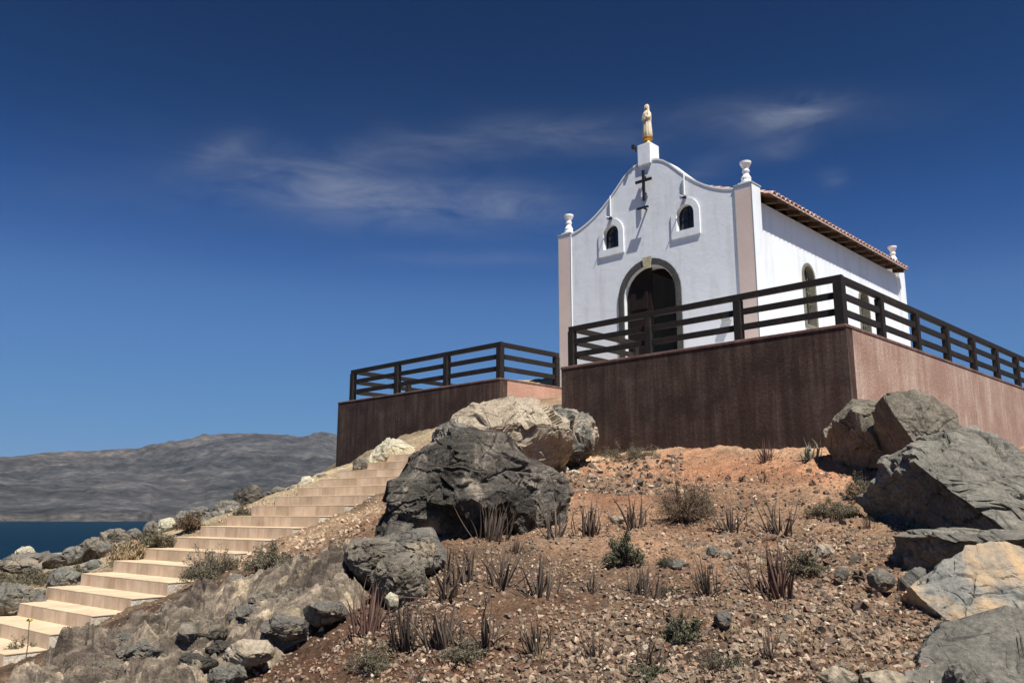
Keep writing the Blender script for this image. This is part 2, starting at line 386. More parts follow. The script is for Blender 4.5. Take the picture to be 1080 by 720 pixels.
# plants
def leaf_mat(name, c1, c2, tr=.0):
    m, t, b = new_mat(name, .75, .25)
    oi = N(t, 'ShaderNodeObjectInfo'); g = N(t, 'ShaderNodeNewGeometry')
    c = mixc(t, g.outputs['Random Per Island'], c1, c2)
    t.links.new(c, b.inputs['Base Color']); return m
M['aloe'] = leaf_mat('aloe_leaf', (.038,.027,.021), (.175,.128,.095))
M['aloegreen'] = leaf_mat('agave_leaf', (.12,.13,.09), (.30,.28,.21))
M['aloered'] = leaf_mat('dry_red_leaf', (.075,.036,.029), (.19,.115,.085))
M['twig'] = leaf_mat('twig', (.08,.055,.04), (.16,.12,.085))
M['leafol'] = leaf_mat('olive_leaf', (.095,.082,.052), (.20,.175,.115))
M['leafgr'] = leaf_mat('green_leaf', (.060,.062,.036), (.14,.135,.08))
M['leafbr'] = leaf_mat('brown_leaf', (.10,.062,.038), (.19,.13,.08))
M['straw'] = leaf_mat('straw', (.24,.17,.095), (.38,.29,.17))
m, t, b = new_mat('yellow_petal', .6, .3); M['yellow'] = m; b.inputs['Base Color'].default_value = (.45,.38,.10,1)
# sea and hills
m, t, b = new_mat('sea_water', .4, .3); b.inputs['IOR'].default_value = 1.10; M['sea'] = m
c = ramp(t, noise(t, .012, 5, .6, sc3=(1,3,1)), [(.35, (.0002,.009,.018)), (.6, (.0004,.013,.024)), (.75, (.001,.020,.032))]); t.links.new(c, b.inputs['Base Color'])
bump(t, b, noise(t, .9, 8, .65), 1.0, .35)
m, t, b = new_mat('bare_hillside', .97, .05); M['hill'] = m
vc = N(t, 'ShaderNodeVertexColor'); vc.layer_name = 'col'
f1 = noise(t, .004, 9, .68, sc3=(1,1,4)); f2 = noise(t, .03, 7, .7, sc3=(1,1,2.5))
c = mixc(t, 1.0, vc.outputs[0], ramp(t, f1, [(.32, (.55,.55,.60)), (.5, (1,1,1)), (.68, (1.4,1.36,1.35))]), 'MULTIPLY')
c = mixc(t, 1.0, c, ramp(t, f2, [(.30, (.45,.45,.48)), (.5, (1,1,1)), (.70, (2.1,2.0,1.9))]), 'MULTIPLY')
t.links.new(c, b.inputs['Base Color']); bump(t, b, f2, 1.0, 12)

# ================================================================== layout constants
T = 3.24                                                   # terrace floor above the eye
Lc = at_z(592, 387, T); Rc = at_z(892, 341, T); PL = at_z(357, 424, T); PR = at_z(527.5, 398, T)
U = (Lc - Rc); U = U/np.linalg.norm(U); Nn = np.array([U[1], -U[0], 0.])          # U: along the front to the left, Nn: away from the camera
S0 = np.array([-5.787, 11.325, -1.483]); SPH = R_(48.71); ST = .503; SR = .18; SW = 2.803
Sd = np.array([math.cos(SPH), math.sin(SPH), 0]); Sw = np.array([-math.sin(SPH), math.cos(SPH), 0])
def stair(i, w, dz=0): return S0 + Sd*ST*i + Sw*w + np.array([0, 0, SR*i + dz])

# ================================================================== terrain
CP = []
for px, py, y in [(0,720,8.3),(100,720,8.0),(200,720,7.5),(300,720,7.0),(400,720,6.5),(540,720,6.0),(700,720,5.7),(850,720,5.5),(1000,720,5.4),(1150,720,5.3),
        (540,680,6.6),(700,680,6.3),(850,680,6.2),(1000,680,6.1),(400,680,7.1),(300,680,7.9),(200,680,8.6),(110,690,8.8),
        (540,640,7.5),(700,640,7.2),(850,640,7.1),(1000,640,7.0),(400,640,8.1),(300,650,8.7),(210,650,9.6),(1200,640,6.9),
        (540,600,8.8),(700,600,8.5),(850,600,8.4),(1000,600,8.3),(430,600,9.3),(340,615,9.9),(1250,600,8.2),
        (540,565,10.3),(700,560,10.5),(850,560,10.2),(1000,560,9.9),(440,570,10.8),
        (560,530,12.4),(700,530,12.5),(850,530,12.0),(980,520,12.0),(700,505,15.0),(620,505,15.6),(800,503,14.2),(900,500,13.2),(560,505,15.4)]:
    CP.append(at_y(px, py, y))
for s in (0.05, .3, .6, .95):                                # foot of the main front wall
    p = Rc + (Lc-Rc)*s; CP.append(np.array([p[0], p[1], 1.13+.17*s]))
for d in (2, 5, 9, 14): p = Rc + Nn*d; CP.append(np.array([p[0], p[1], 1.15+.02*d])); p = p - U*3; CP.append(np.array([p[0], p[1], 1.0]))
for i in range(-3, 15, 2):                                   # along the stairs
    p = stair(i, -.15, -.14 if i < 4 else -.06); CP.append(p)
    p = stair(i, SW/2, -.35); CP.append(p)
    p = stair(i, SW+.15, -.12); CP.append(p)
for i in (17, 21, 25): CP.append(stair(i, .8, -.3)); CP.append(stair(i, 2.4, -.3))
for px, py, y in [(0,593,16),(60,592,16.4),(110,588,16.6),(0,622,14.2),(60,612,14.8),(-100,600,15.8),(-100,640,13.5)]: CP.append(at_y(px, py, y)+np.array([0,0,-.03]))
for i in range(8, 20, 3): CP.append(stair(i, SW+.6, -.10)); CP.append(stair(i, SW+1.6, -.34)); CP.append(stair(i, SW+3.2, -1.3)); CP.append(stair(i, SW+5, -3)); CP.append(stair(i, SW+8, -6))
for i in (3, 5.5): CP.append(stair(i, SW+1.2, -.12)); CP.append(stair(i, SW+5.0, -1.4)); CP.append(stair(i, SW+8, -5))
for i in (-6, -2, 2): CP.append(stair(i, SW+6.5, -4)); CP.append(stair(i, SW+10, -8))
for p in [(PL[0], PL[1], 1.15), (PR[0], PR[1], 1.9), (-9, 34, 0), (-3, 40, 1), (6, 40, 1.5), (16, 40, 1.2), (24, 20, .4), (22, 8, -.6), (12, 7, -.35), (14, 14, .9), (9, 12.5, .85), (12, 2, -1.3),
          (0, 2, -1.66), (0, 0, -1.7), (-6, 2, -2.2), (6, 2, -1.5), (0, -8, -2.6), (-12, 0, -4), (-12, 8, -3.4), (14, -8, -2), (-10, -10, -6), (30, -4, -1), (-20, 16, -9), (-20, 26, -9), (-20, 4, -9), (-14, 36, -7)]:
    CP.append(np.array(p, float))
CP = np.array(CP)
def tps_fit(P, z, lam=.004):
    n = len(P); d = np.sqrt(((P[:,None]-P[None])**2).sum(-1)); K = d*d*np.log(d+1e-9); K += lam*np.eye(n)
    A = np.zeros((n+3, n+3)); A[:n,:n] = K; A[:n,n] = 1; A[:n,n+1:] = P; A[n,:n] = 1; A[n+1:,:n] = P.T
    return np.linalg.solve(A, np.concatenate([z, [0,0,0]]))
TW = tps_fit(CP[:, :2], CP[:, 2])
def g_raw(XY):
    out = np.zeros(len(XY))
    for i in range(0, len(XY), 20000):
        q = XY[i:i+20000]; d = np.sqrt(((q[:,None]-CP[None,:,:2])**2).sum(-1)); out[i:i+20000] = (d*d*np.log(d+1e-9))@TW[:-3] + TW[-3] + q@TW[-2:]
    return out
GS = .2; GX0, GY0 = -45, -45; GN = 451
gx, gy = np.meshgrid(np.arange(GN)*GS+GX0, np.arange(GN)*GS+GY0)
g = g_raw(np.stack([gx.ravel(), gy.ravel()], 1)).reshape(GN, GN)
rr = np.hypot(gx-2, gy-12); k = sstep(24, 42, rr); k = np.maximum(k, sstep(-17, -24, gx))
g = g*(1-k) + (-14)*k; g = np.clip(g, -14, 4)
GRID = g
def G0(x, y):
    fx = np.clip((np.asarray(x, float)-GX0)/GS, 0, GN-1.001); fy = np.clip((np.asarray(y, float)-GY0)/GS, 0, GN-1.001)
    ix = fx.astype(int); iy = fy.astype(int); a = fx-ix; b_ = fy-iy
    return (GRID[iy,ix]*(1-a)+GRID[iy,ix+1]*a)*(1-b_) + (GRID[iy+1,ix]*(1-a)+GRID[iy+1,ix+1]*a)*b_
def Gn(x, y):
    P = np.stack([np.ravel(x), np.ravel(y), np.zeros(np.size(x))], 1)
    n = .055*fbm(P*.9, 3, 3) + .024*fbm(P*4.0, 9, 3) + .017*fbm(P*13, 21, 3) + .010*ridged(P*9, 27, 2)
    return G0(np.ravel(x), np.ravel(y)) + n
def hit(px, py):
    """points where sight lines to ground features meet the slope"""
    px = np.atleast_1d(px).astype(float); py = np.atleast_1d(py).astype(float)
    rays = np.array([ray(a, b) for a, b in zip(px, py)]); rays /= rays[:, 1:2]
    t = np.full(len(rays), 3.5); done = np.zeros(len(rays), bool)
    for _ in range(560):
        z = G0(rays[:,0]*t, t); done |= (rays[:,2]*t <= z+.01) | (t > 30); t = np.where(done, t, t+.05)
    P = rays*t[:, None]; P[:, 2] = Gn(P[:,0], P[:,1]); return P, t < 29.9
def hit1(px, py):
    P, ok = hit([px], [py]); return P[0]

ang = np.concatenate([np.linspace(-180, -40, 60), np.linspace(-38, 38, 620), np.linspace(40, 180, 60)])
rad = np.concatenate([[.05, .8, 1.6, 2.6, 3.6], np.geomspace(4.4, 24, 520), np.geomspace(24.6, 44.5, 40)])
A_, Rr = np.meshgrid(np.radians(ang), rad); X = (Rr*np.sin(A_)).ravel(); Y = (Rr*np.cos(A_)).ravel()
Z = Gn(X, Y)
# keep the soil below the treads of the stairs and below the terrace floors
rel = np.stack([X-S0[0], Y-S0[1]], 1); al = rel@Sd[:2]; aw = rel@Sw[:2]
ins = (aw > -.02) & (aw < SW+.02) & (al > -.05-ST*3) & (al < 25*ST)
Z = np.where(ins, np.minimum(Z, S0[2]+SR*np.floor(al/ST+.0)-.22), Z)
na, nr = len(ang), len(rad)
ii = (np.arange(nr-1)[:,None]*na + np.arange(na-1)[None]).ravel()
Fq = np.stack([ii, ii+1, ii+na+1, ii+na], 1)[:, ::-1]
P3 = np.stack([X, Y, Z], 1)
def soil_color(P):
    q = P*np.array([1,1,0])
    n1 = .5+.5*np.clip(fbm(q*.55, 40, 4), -1, 1); n2 = .5+.5*np.clip(fbm(q*1.9, 50, 4), -1, 1)
    red = np.array([.222,.128,.078]); brown = np.array([.205,.136,.090]); tan = np.array([.36,.25,.155]); pal = np.array([.20,.145,.10]); olive = np.array([.25,.20,.13])
    c = brown[None]*(1-n1[:,None]) + red[None]*n1[:,None]
    c = c*(1-.55*sstep(.5,.8,n2)[:,None]) + pal[None]*(.55*sstep(.5,.8,n2))[:,None]
    rel = P[:, :2]-S0[:2]; al = rel@Sd[:2]; aw = rel@Sw[:2]
    k = sstep(-2.1, -.9, aw)*sstep(1.2, 2.6, al)*(aw < SW/2)           # pale rubble beside the stairs
    k = np.maximum(k, sstep(-.75, -.35, aw)*sstep(-3, -1.5, al)*(aw < SW/2))
    c = c*(1-k[:,None]) + tan[None]*k[:,None]
    k = sstep(SW-.2, SW+.2, aw)
    c = c*(1-k[:,None]) + (olive*1.15)[None]*k[:,None]
    # orange patches near the wall
    for (px, py, s) in ((650,525,.75),(690,500,.6),(600,520,.5),(760,497,.8),(820,500,.8),(880,498,.6),(330,700,.5),(470,705,.5)):
        h = hit1(px, py); d = np.hypot(P[:,0]-h[0], P[:,1]-h[1]); k = .55*np.exp(-(d/s)**2)
        c = c*(1-k[:,None]) + np.array([.27,.125,.068])[None]*k[:,None]
    return c
sea_o = mesh_np('water', [(x*9000, y*9000, -12) for x, y in ((-1,-1),(1,-1),(1,1),(-1,1))], [(0,1,2,3)], M['sea']); tag(sea_o, kind='structure')
ground = mesh_np('ground', P3, Fq, M['soil'], smooth=True, cols=soil_color(P3)); tag(ground, kind='structure')

# ================================================================== far hills
pxs = np.array([-1500,-900,-500,-200,0,30,60,150,200,260,300,320,330,340,350,357,420,500,600,800,1100,1600,2400])
rdg = np.array([500,497,493,489,487,485,483,480,470,463,461,463,460,457,459,461,468,474,480,478,486,490,500])
azl = np.arctan2(pxs-540, F*1.0); azs = np.linspace(math.radians(-70), math.radians(62), 900)
el = np.interp(azs, azl, (541.5-rdg)/F*np.cos(np.arctan((pxs-540)/F)))
dist = np.concatenate([np.linspace(1440, 1700, 40), np.linspace(1712, 3400, 170), np.linspace(3440, 5200, 30)])
AA, DD = np.meshgrid(azs, dist); EL = np.tile(el, (len(dist), 1))
shore = 1500 + 60*np.interp(AA.ravel(), azs, fbm(np.stack([azs*22, azs*0, azs*0], 1), 5, 4)).reshape(AA.shape)
tt = np.clip((DD-shore)/(3250-shore), -1, 1.0)
hx = DD*np.sin(AA); hy = DD*np.cos(AA); PP = np.stack([hx.ravel(), hy.ravel(), 0*hx.ravel()], 1)
prof = np.where(tt < 0, tt*60, .06*sstep(0,.03,tt) + .30*sstep(.02,.35,tt)+.34*sstep(.3,.72,tt)+.30*sstep(.7,1.0,tt))
base = np.where(tt < 0, -12+tt*30, -12 + prof*(EL*3250+12))
nz1 = fbm(PP*.0016, 70, 5).reshape(AA.shape); nz2 = ridged(PP*.0045, 77, 5).reshape(AA.shape)
damp = np.clip(tt, 0, 1)*(1-.80*sstep(.80, 1.0, tt))
hz = base + damp*(nz1*42 + nz2*24 + 7*ridged(PP*.013, 55, 3).reshape(AA.shape)) + np.where(tt > 0, 1, 0)*fbm(PP*.02, 90, 4).reshape(AA.shape)*3*sstep(0,.05,tt)*(1-.6*sstep(.9,1,tt))
hz = np.where(DD > 3300, hz - (DD-3300)*.09, hz)
P3 = np.stack([hx.ravel(), hy.ravel(), hz.ravel()], 1)
na, nr = len(azs), len(dist); ii = (np.arange(nr-1)[:,None]*na + np.arange(na-1)[None]).ravel()
Fq = np.stack([ii, ii+1, ii+na+1, ii+na], 1)[:, ::-1]
cc = np.tile(np.array([.062,.060,.060]), (len(P3), 1)); kk = sstep(.72, 1, tt.ravel())[:,None]
cc = cc*(1-kk) + np.array([.080,.068,.060])*kk
kk = (.5*sstep(.02,.0,np.abs(tt.ravel()-.01)))[:,None]; cc = cc*(1-kk)+np.array([.13,.115,.095])*kk
ps = (sstep(.3, .9, fbm(PP*.004, 99, 4))*sstep(.6,.1,tt.ravel()))[:,None]*.6; cc = cc*(1-ps)+np.array([.115,.105,.098])*ps
cc = cc*(1+.32*np.clip(fbm(np.stack([hx.ravel()*.004, hy.ravel()*.004, hz.ravel()*.06], 1), 201, 5, .65), -1, 1))[:,None]
hills = mesh_np('hills', P3, Fq, M['hill'], smooth=True, cols=cc); tag(hills, kind='structure')

# ================================================================== air
m = bpy.data.materials.new('haze'); m.use_nodes = True; t = m.node_tree; t.nodes.clear()
pv = t.nodes.new('ShaderNodeVolumePrincipled'); om = t.nodes.new('ShaderNodeOutputMaterial'); t.links.new(pv.outputs[0], om.inputs['Volume'])
pv.inputs['Color'].default_value = (.55, .77, 1, 1); pv.inputs['Density'].default_value = 3.5e-5; pv.inputs['Anisotropy'].default_value = .0
hz_ = MB().box(-9200, 9200, -9200, 9200, -13.2, 420).build('haze', m); tag(hz_, kind='stuff')

# ================================================================== stairs
st_root = empty('staircase', tuple(S0)); tag(st_root, 'long straight flight of broad sandstone steps climbing the rocky slope towards the chapel', 'staircase')
ZR = Matrix.Rotation(SPH, 4, 'Z')
for i in range(-3, 25):
    w0, w1 = (0, SW) if i < 15 else (0.05, max(1.95, SW-.12*(i-14)))
    M4 = ZR @ Matrix.Translation((ST*i, 0, SR*i))
    core = MB().box(.012, ST+.012, w0+.004, w1-.004, -.75, -.019, M4)
    stp = core.build('step', M['plaster'], st_root)
    tr = MB().box(.002, ST+.010, w0-.004, w1+.01, -.018, 0, M4).build('tread', M['tread'], stp, bevel=.005)
    ri = MB(); nt_ = max(3, int(round((w1-w0)/.40))); wt = (w1-w0)/nt_
    for k in range(nt_): ri.box(.0, .0115, w0+k*wt+.003, w0+(k+1)*wt-.003, -SR+.002, -.0185, M4)
    ri.build('riser', M['riser'], stp)

# ================================================================== terraces
def frame(O, ux):                                          # local X to the right along the front, Y away from the camera
    m = Matrix(((-ux[0], Nn[0], 0, O[0]), (-ux[1], Nn[1], 0, O[1]), (0, 0, 1, O[2]), (0, 0, 0, 1))); return m
def set_frame(o, O, yaw=0): o.location = O; o.rotation_euler = (0, 0, math.atan2(-U[1], -U[0])+yaw)
WL = float(np.linalg.norm(Lc-Rc)); PW = float(np.linalg.norm(PL-PR))
mt = empty('stone_terrace'); set_frame(mt, Rc); tag(mt, 'large raised chapel terrace with maroon front wall coloured dark for shade and pink side wall in lit tone', 'terrace')
TD = 18.0
MB().box(-WL, 0, 0, .25, -3.4, -.06).build('front_wall', M['maroon'], mt)['label'] = 'maroon front wall darkened in colour for shade, streaked with stains'
MB().box(-.25, 0, .2505, TD, -3.4, -.06).build('side_wall', M['pinkwall'], mt)['label'] = 'pink side wall in lit tone with pale vertical streaks'
MB().box(-WL, -WL+.25, .2505, 3.6, -3.4, -.06).build('return_wall', M['pinkwall'], mt)
MB().box(-WL-3.4, -WL+.25, 3.6005, TD, -3.4, -.06).build('inner_wall', M['pinkwall'], mt)
MB().box(-WL+.251, -.251, .251, TD-.1, -.3, -.012).build('floor', M['floor'], mt)
cp = MB(); cp.box(-WL-.015, .015, -.015, .26, -.059, 0); cp.box(-.26, .015, .2605, TD, -.059, 0); cp.box(-WL-.015, -WL+.26, .2605, 3.6, -.059, 0); cp.box(-WL-3.4, -WL+.26, 3.6005, TD, -.059, -.002)
cp.build('coping', M['coping'], mt, bevel=.012)
lt = empty('stone_platform'); set_frame(lt, PR); tag(lt, 'smaller raised platform left of the stairs with shade-toned maroon front and sunlit pink flank', 'terrace')
MB().box(-PW, 0, 0, .25, -3.6, -.05).build('front_wall', M['maroon'], lt)['label'] = 'maroon front wall of the platform, darkened in colour for shade'
MB().box(-.25, 0, .2505, 6.5, -3.6, -.05).build('side_wall', M['pinklight'], lt)['label'] = 'pale pink sunlit flank wall'
MB().box(-PW, -PW+.25, .2505, 6.5, -3.6, -.05).build('side_wall', M['pinkwall'], lt)
MB().box(-PW+.251, -.251, .251, 6.5, -.3, -.012).build('floor', M['floor'], lt)
cp = MB(); cp.box(-PW-.012, .012, -.012, .26, -.049, 0); cp.box(-.26, .012, .2605, 6.5, -.049, 0); cp.box(-PW-.012, -PW+.26, .2605, 6.5, -.049, 0)
cp.build('coping', M['coping'], lt, bevel=.012)

def railing(root, runs, posts):
    """runs: ((x0,y0),(x1,y1)); posts: (x, y, size)"""
    for (x, y, s) in posts:
        MB().box(x-s/2, x+s/2, y-s/2, y+s/2, .001, .799).build('post', M['timber'], root, bevel=.008)
    for (a, b_) in runs:
        dx, dy = b_[0]-a[0], b_[1]-a[1]; L = math.hypot(dx, dy)
        Mx = Matrix.Translation((a[0], a[1], 0)) @ Matrix.Rotation(math.atan2(dy, dx), 4, 'Z')
        MB().box(-.075, L+.075, -.05, .05, .80, .915, Mx).build('top_rail', M['timber'], root, bevel=.008)
        for z in (.20, .50):
            MB().box(0, L, -.026, .026, z, z+.12, Mx).build('rail', M['timber'], root, bevel=.006)
r1 = empty('wooden_railing'); set_frame(r1, Rc); tag(r1, 'dark timber post and rail fence around the large chapel terrace', 'railing')
q = .12
railing(r1, [((-6.33, q), (-q, q)), ((-q+.0, q+.15), (-q, 16.6)), ((-6.33, q+.15), (-6.33, 2.55))],
        [(-q, q, .17)] + [(-x, q, .15) for x in (2.13, 4.22, 6.33)] + [(-q, y, .14) for y in (1.9, 3.75, 5.55, 7.35, 9.15, 10.95, 12.75, 14.6, 16.5)] + [(-6.33, 2.5, .14)])
r2 = empty('wooden_railing'); set_frame(r2, PR); tag(r2, 'dark timber post and rail fence on the smaller left platform', 'railing')
railing(r2, [((-6.27, q), (-q, q)), ((-q, q+.15), (-q, 2.2)), ((-6.27, q+.15), (-6.27, 6.2)), ((-6.1, 6.2), (-1.5, 6.2))],
        [(-x, q, .15) for x in (q, 2.1, 4.17, 6.27)] + [(-q, 2.2, .14)] + [(-6.27, y, .14) for y in (2.2, 4.2, 6.2)] + [(-x, 6.2, .14) for x in (4.6, 3, 1.5)])

# ================================================================== chapel
yaw = R_(1.0); cy, sy = math.cos(yaw), math.sin(yaw)
Uc = np.array([U[0]*cy-U[1]*sy, U[0]*sy+U[1]*cy, 0])
OC = at_z(802, 352, T+.771); OC = None
r_ = ray(802, 352); n_ = Nn; tpl = (np.dot(Rc, n_)+3.2)/np.dot(r_, n_); OC = r_*tpl; OC[2] = T
C0 = OC + Uc*2.98
ch = empty('chapel'); set_frame(ch, C0, yaw); tag(ch, 'small white chapel with curved gable and red tiled roof standing on the terrace', 'chapel')
HW = 2.53
gab = [(0,5.80),(.2,5.79),(.38,5.745),(.55,5.66),(.72,5.53),(.95,5.30),(1.2,5.06),(1.45,4.86),(1.7,4.69),(1.95,4.555),(2.2,4.45),(2.4,4.395),(HW,4.37)]
outl = [(-HW, -.01)] + [(HW, -.01)] + [(x, z) for x, z in gab[::-1]] + [(-x, z) for x, z in gab[1:]]
extrude2d('front_wall', [outl, arch(0, 1.56, .0, 2.97), arch(-1.15, .50, 3.68, 4.33), arch(1.15, .50, 3.68, 4.33)], 0, .38, M['white'], ch)
# moulding along the gable
def strip(pts, z0, z1, y0, y1):
    vs = []; fs = []
    for (x, z) in pts: vs += [(x, y0, z+z0), (x, y1, z+z0), (x, y1, z+z1), (x, y0, z+z1)]
    n = len(pts)
    for j in range(n-1):
        for k in range(4): fs.append((j*4+k, j*4+(k+1)%4, (j+1)*4+(k+1)%4, (j+1)*4+k))
    fs += [(3,2,1,0), tuple((n-1)*4+k for k in range(4))]
    return MB().add(vs, fs)
gp = [(x, z) for x, z in gab[::-1]] + [(-x, z) for x, z in gab[1:]]
strip(gp, .002, .05, -.012, .43).build('gable_coping', M['wgloss'], ch)
strip(gp, -.03, .0015, -.010, -.001).build('gable_trim', M['trim'], ch)
def pilaster(x0, x1, y0, y1, h, facing=-1):
    p = MB().box(x0, x1, y0, y1, 0, h).build('pillar', M['white'], ch, bevel=.01)
    MB().box(x0+.02, x1-.02, y0-.006, y0-.001, .0, h-.10).build('pink_panel', M['pillarpink'], p)
    MB().box(x0-.015, x1+.015, y0-.02, y1+.02, h+.001, h+.035).build('cap', M['trim'], p)
    t = MB(); t.box(x0-.004, x0+.018, y0-.012, y0-.0065, 0, h); t.box(x1-.018, x1+.004, y0-.012, y0-.0065, 0, h); t.build('edge_trim', M['trim'], p)
    return p
def finial(cx, cy_, z):
    prof = [(.135,0),(.135,.05),(.11,.07),(.12,.14),(.09,.19),(.066,.24),(.09,.30),(.09,.33),(.066,.36),(.085,.41),(.135,.50),(.138,.55),(.11,.555),(.06,.545)]
    f = MB().lathe(prof, 16, (cx, cy_, z)); f.box(cx-.15, cx+.15, cy_-.15, cy_+.15, z-.05, z+.001)
    return f.build('finial', M['wgloss'], ch)
for s in (-1, 1):
    x0, x1 = (2.532, 2.985) if s > 0 else (-2.985, -2.532)
    pilaster(x0, x1, -.025, .40, 4.42); finial((x0+x1)/2, .165, 4.50)
CL = 9.9
# side and back walls
def side_wall(x0, x1, nm='side_wall'):
    wins = [arch(2.98, .62, 1.42, 3.03), arch(6.6, .62, 1.42, 3.03)]
    o = extrude2d(nm, [[(.401, -.01), (CL-.45, -.01), (CL-.45, 4.12), (.401, 4.12)]] + wins, 0, .3, M['white'], ch)
    o.data.transform(Matrix(((0, -1, 0, x1), (1, 0, 0, 0), (0, 0, 1, 0), (0, 0, 0, 1)))); return o
side_wall(2.58, 2.88); side_wall(-2.88, -2.58)
hw = 2.53
bo = [(-hw, -.01), (hw, -.01)] + [(x, z-.35) for x, z in gab[::-1]] + [(-x, z-.35) for x, z in gab[1:]]
extrude2d('back_wall', [bo], CL-.4, CL-.05, M['white'], ch)
for s in (-1, 1):
    x0, x1 = (2.532, 2.985) if s > 0 else (-2.985, -2.532)
    p = MB().box(x0, x1, CL-.449, CL, 0, 4.45).build('pillar', M['white'], ch, bevel=.01)
    MB().box(x0-.015, x1+.015, CL-.47, CL+.02, 4.451, 4.485).build('cap', M['trim'], p)
    finial((x0+x1)/2, CL-.22, 4.56)
# roof: battens, boards, tiles
EX = 3.24; EZ = 4.16; RZ = 5.30; SL = (RZ-EZ)/EX
rf = MB()
for s in (-1, 1):
    vs = [(s*EX, .405, EZ), (s*EX, CL-.5, EZ), (0, CL-.5, RZ), (0, .405, RZ), (s*EX, .405, EZ+.03), (s*EX, CL-.5, EZ+.03), (0, CL-.5, RZ+.03), (0, .405, RZ+.03)]
    rf.add(vs, [(0,1,2,3),(4,5,6,7),(0,1,5,4),(1,2,6,5),(2,3,7,6),(3,0,4,7)])
roof = rf.build('roof', M['rafter'], ch)
nrt = 15
for s in (-1, 1):
    for k in range(nrt):
        y = .80 + k*(CL-.5-1.0)/(nrt-1)
        a0 = (s*2.881, EZ+(EX-2.881)*SL); a1 = (s*(EX-.05), EZ+.05*SL)
        vs = [(a0[0], y-.055, a0[1]-.002), (a0[0], y+.055, a0[1]-.002), (a0[0], y+.055, a0[1]-.16), (a0[0], y-.055, a0[1]-.16), (a1[0], y-.055, a1[1]-.002), (a1[0], y+.055, a1[1]-.002), (a1[0], y+.055, a1[1]-.10), (a1[0], y-.055, a1[1]-.10)]
        MB().add(vs, [(0,1,2,3),(4,5,6,7),(0,1,5,4),(1,2,6,5),(2,3,7,6),(3,0,4,7)]).build('rafter_end', M['rafter'], roof)
tb = MB(); ntl = 40; pw = (CL-.905-.0)/ntl
for s in (-1, 1):
    for k in range(ntl):
        yc = .42 + pw*(k+.5); n = 6; rows = 14
        for r in range(rows):
            xa = EX+.045 - r*(EX/rows); xb = xa - EX/rows - .03
            ra, rb = pw*.44, pw*.36
            vs = []
            for (xx, rad_, lift) in ((xa, ra, .028), (xb, rb, .005)):
                zb = EZ+.032+(EX-xx)*SL + lift
                for q_ in range(n+1):
                    aa = math.pi*q_/n; vs.append((s*xx, yc+rad_*math.cos(aa), zb+rad_*.85*math.sin(aa)))
                for q_ in range(n, -1, -1):
                    aa = math.pi*q_/n; vs.append((s*xx, yc+(rad_-.014)*math.cos(aa), zb+(rad_-.014)*.85*math.sin(aa)))
            m_ = 2*(n+1); fs = [(j, (j+1) % m_, m_+(j+1) % m_, m_+j) for j in range(m_)]
            fs += [tuple([j, j+1, m_-2-j, m_-1-j]) for j in range(n)]
            tb.add(vs, fs)
tl = tb.build('roof_tiles', M['tile'], roof); tl['kind'] = 'stuff'; tl['label'] = 'rows of rounded red roof tiles'
for s in (-1, 1):
    mo = MB()
    mo.box(min(s*(EX-.03), s*(EX+.012)), max(s*(EX-.03), s*(EX+.012)), .42, CL-.5, EZ+.022, EZ+.062)
    mo.build('eave_mortar', M['mortar'], roof)
MB().tube([(0, .42, RZ+.06), (0, CL-.5, RZ+.06)], .11, 12).build('ridge_tile', M['tile'], roof)
# door
dr = empty('door', (0, 0, 0)); dr.parent = ch
def arch_ring(o_w, o_z, i_w, i_z, y0, y1, z0=0, name='door_surround', mat=None, parent=None, n=16):
    a = arch(0, o_w, z0, o_z, n); b_ = arch(0, i_w, z0, i_z, n)
    ao = [a[1]] + a[2:] + [a[0]]; bo_ = [b_[1]] + b_[2:] + [b_[0]]
    lp = ao + bo_[::-1]
    return extrude2d(name, [lp], y0, y1, mat, parent)
arch_ring(1.90, 3.16, 1.59, 3.0, -.04, -.001, .0, 'door_surround', M['doorstone'], dr)
ks = MB(); ks.add([(-.11,-.068,2.90),(.09,-.068,2.90),(.13,-.068,3.20),(-.15,-.068,3.20),(-.11,-.0415,2.90),(.09,-.0415,2.90),(.13,-.0415,3.20),(-.15,-.0415,3.20)], [(0,1,2,3),(4,5,6,7),(0,1,5,4),(1,2,6,5),(2,3,7,6),(3,0,4,7)])
ks.build('keystone', M['keystone'], dr)
def half(x0, x1, z1):                                       # door leaf with the arch cut
    r = .76; zs = 2.96-r; pts = [(x0, .02), (x1, .02)]
    xs = np.linspace(x1, x0, 10)
    return pts + [(float(x), zs+math.sqrt(max(r*r-x*x, 0))) for x in xs]
lf_ = extrude2d('door_leaf', [half(-.755, -.004, 0)], .10, .16, M['doorwood'], dr)
lb = MB()
for z0, z1 in ((.2, .9), (1.05, 1.75), (1.9, 2.35)): lb.box(-.64, -.12, .082, .099, z0, z1)
lb.build('panel', M['doorwood'], lf_, bevel=.012)
rl = extrude2d('door_leaf', [half(.004, .755, 0)], 0, .06, M['doorwood'], dr)
rl.data.transform(Matrix.Translation((.74, .20, 0)) @ Matrix.Rotation(R_(-96), 4, 'Z') @ Matrix.Translation((-.755, 0, 0))); rl['label'] = 'open door leaf folded into the dark nave'
MB().tube([(-.06, .07, 1.05), (-.06, .07, 1.25)], .014, 8).build('handle', M['iron'], lf_)
# interior
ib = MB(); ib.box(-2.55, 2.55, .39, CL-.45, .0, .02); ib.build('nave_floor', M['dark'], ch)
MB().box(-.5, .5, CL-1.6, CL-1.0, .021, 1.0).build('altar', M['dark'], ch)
MB().box(-2.575, 2.575, .385, .40, 4.00, 4.02).build('tie_beam', M['dark'], ch)
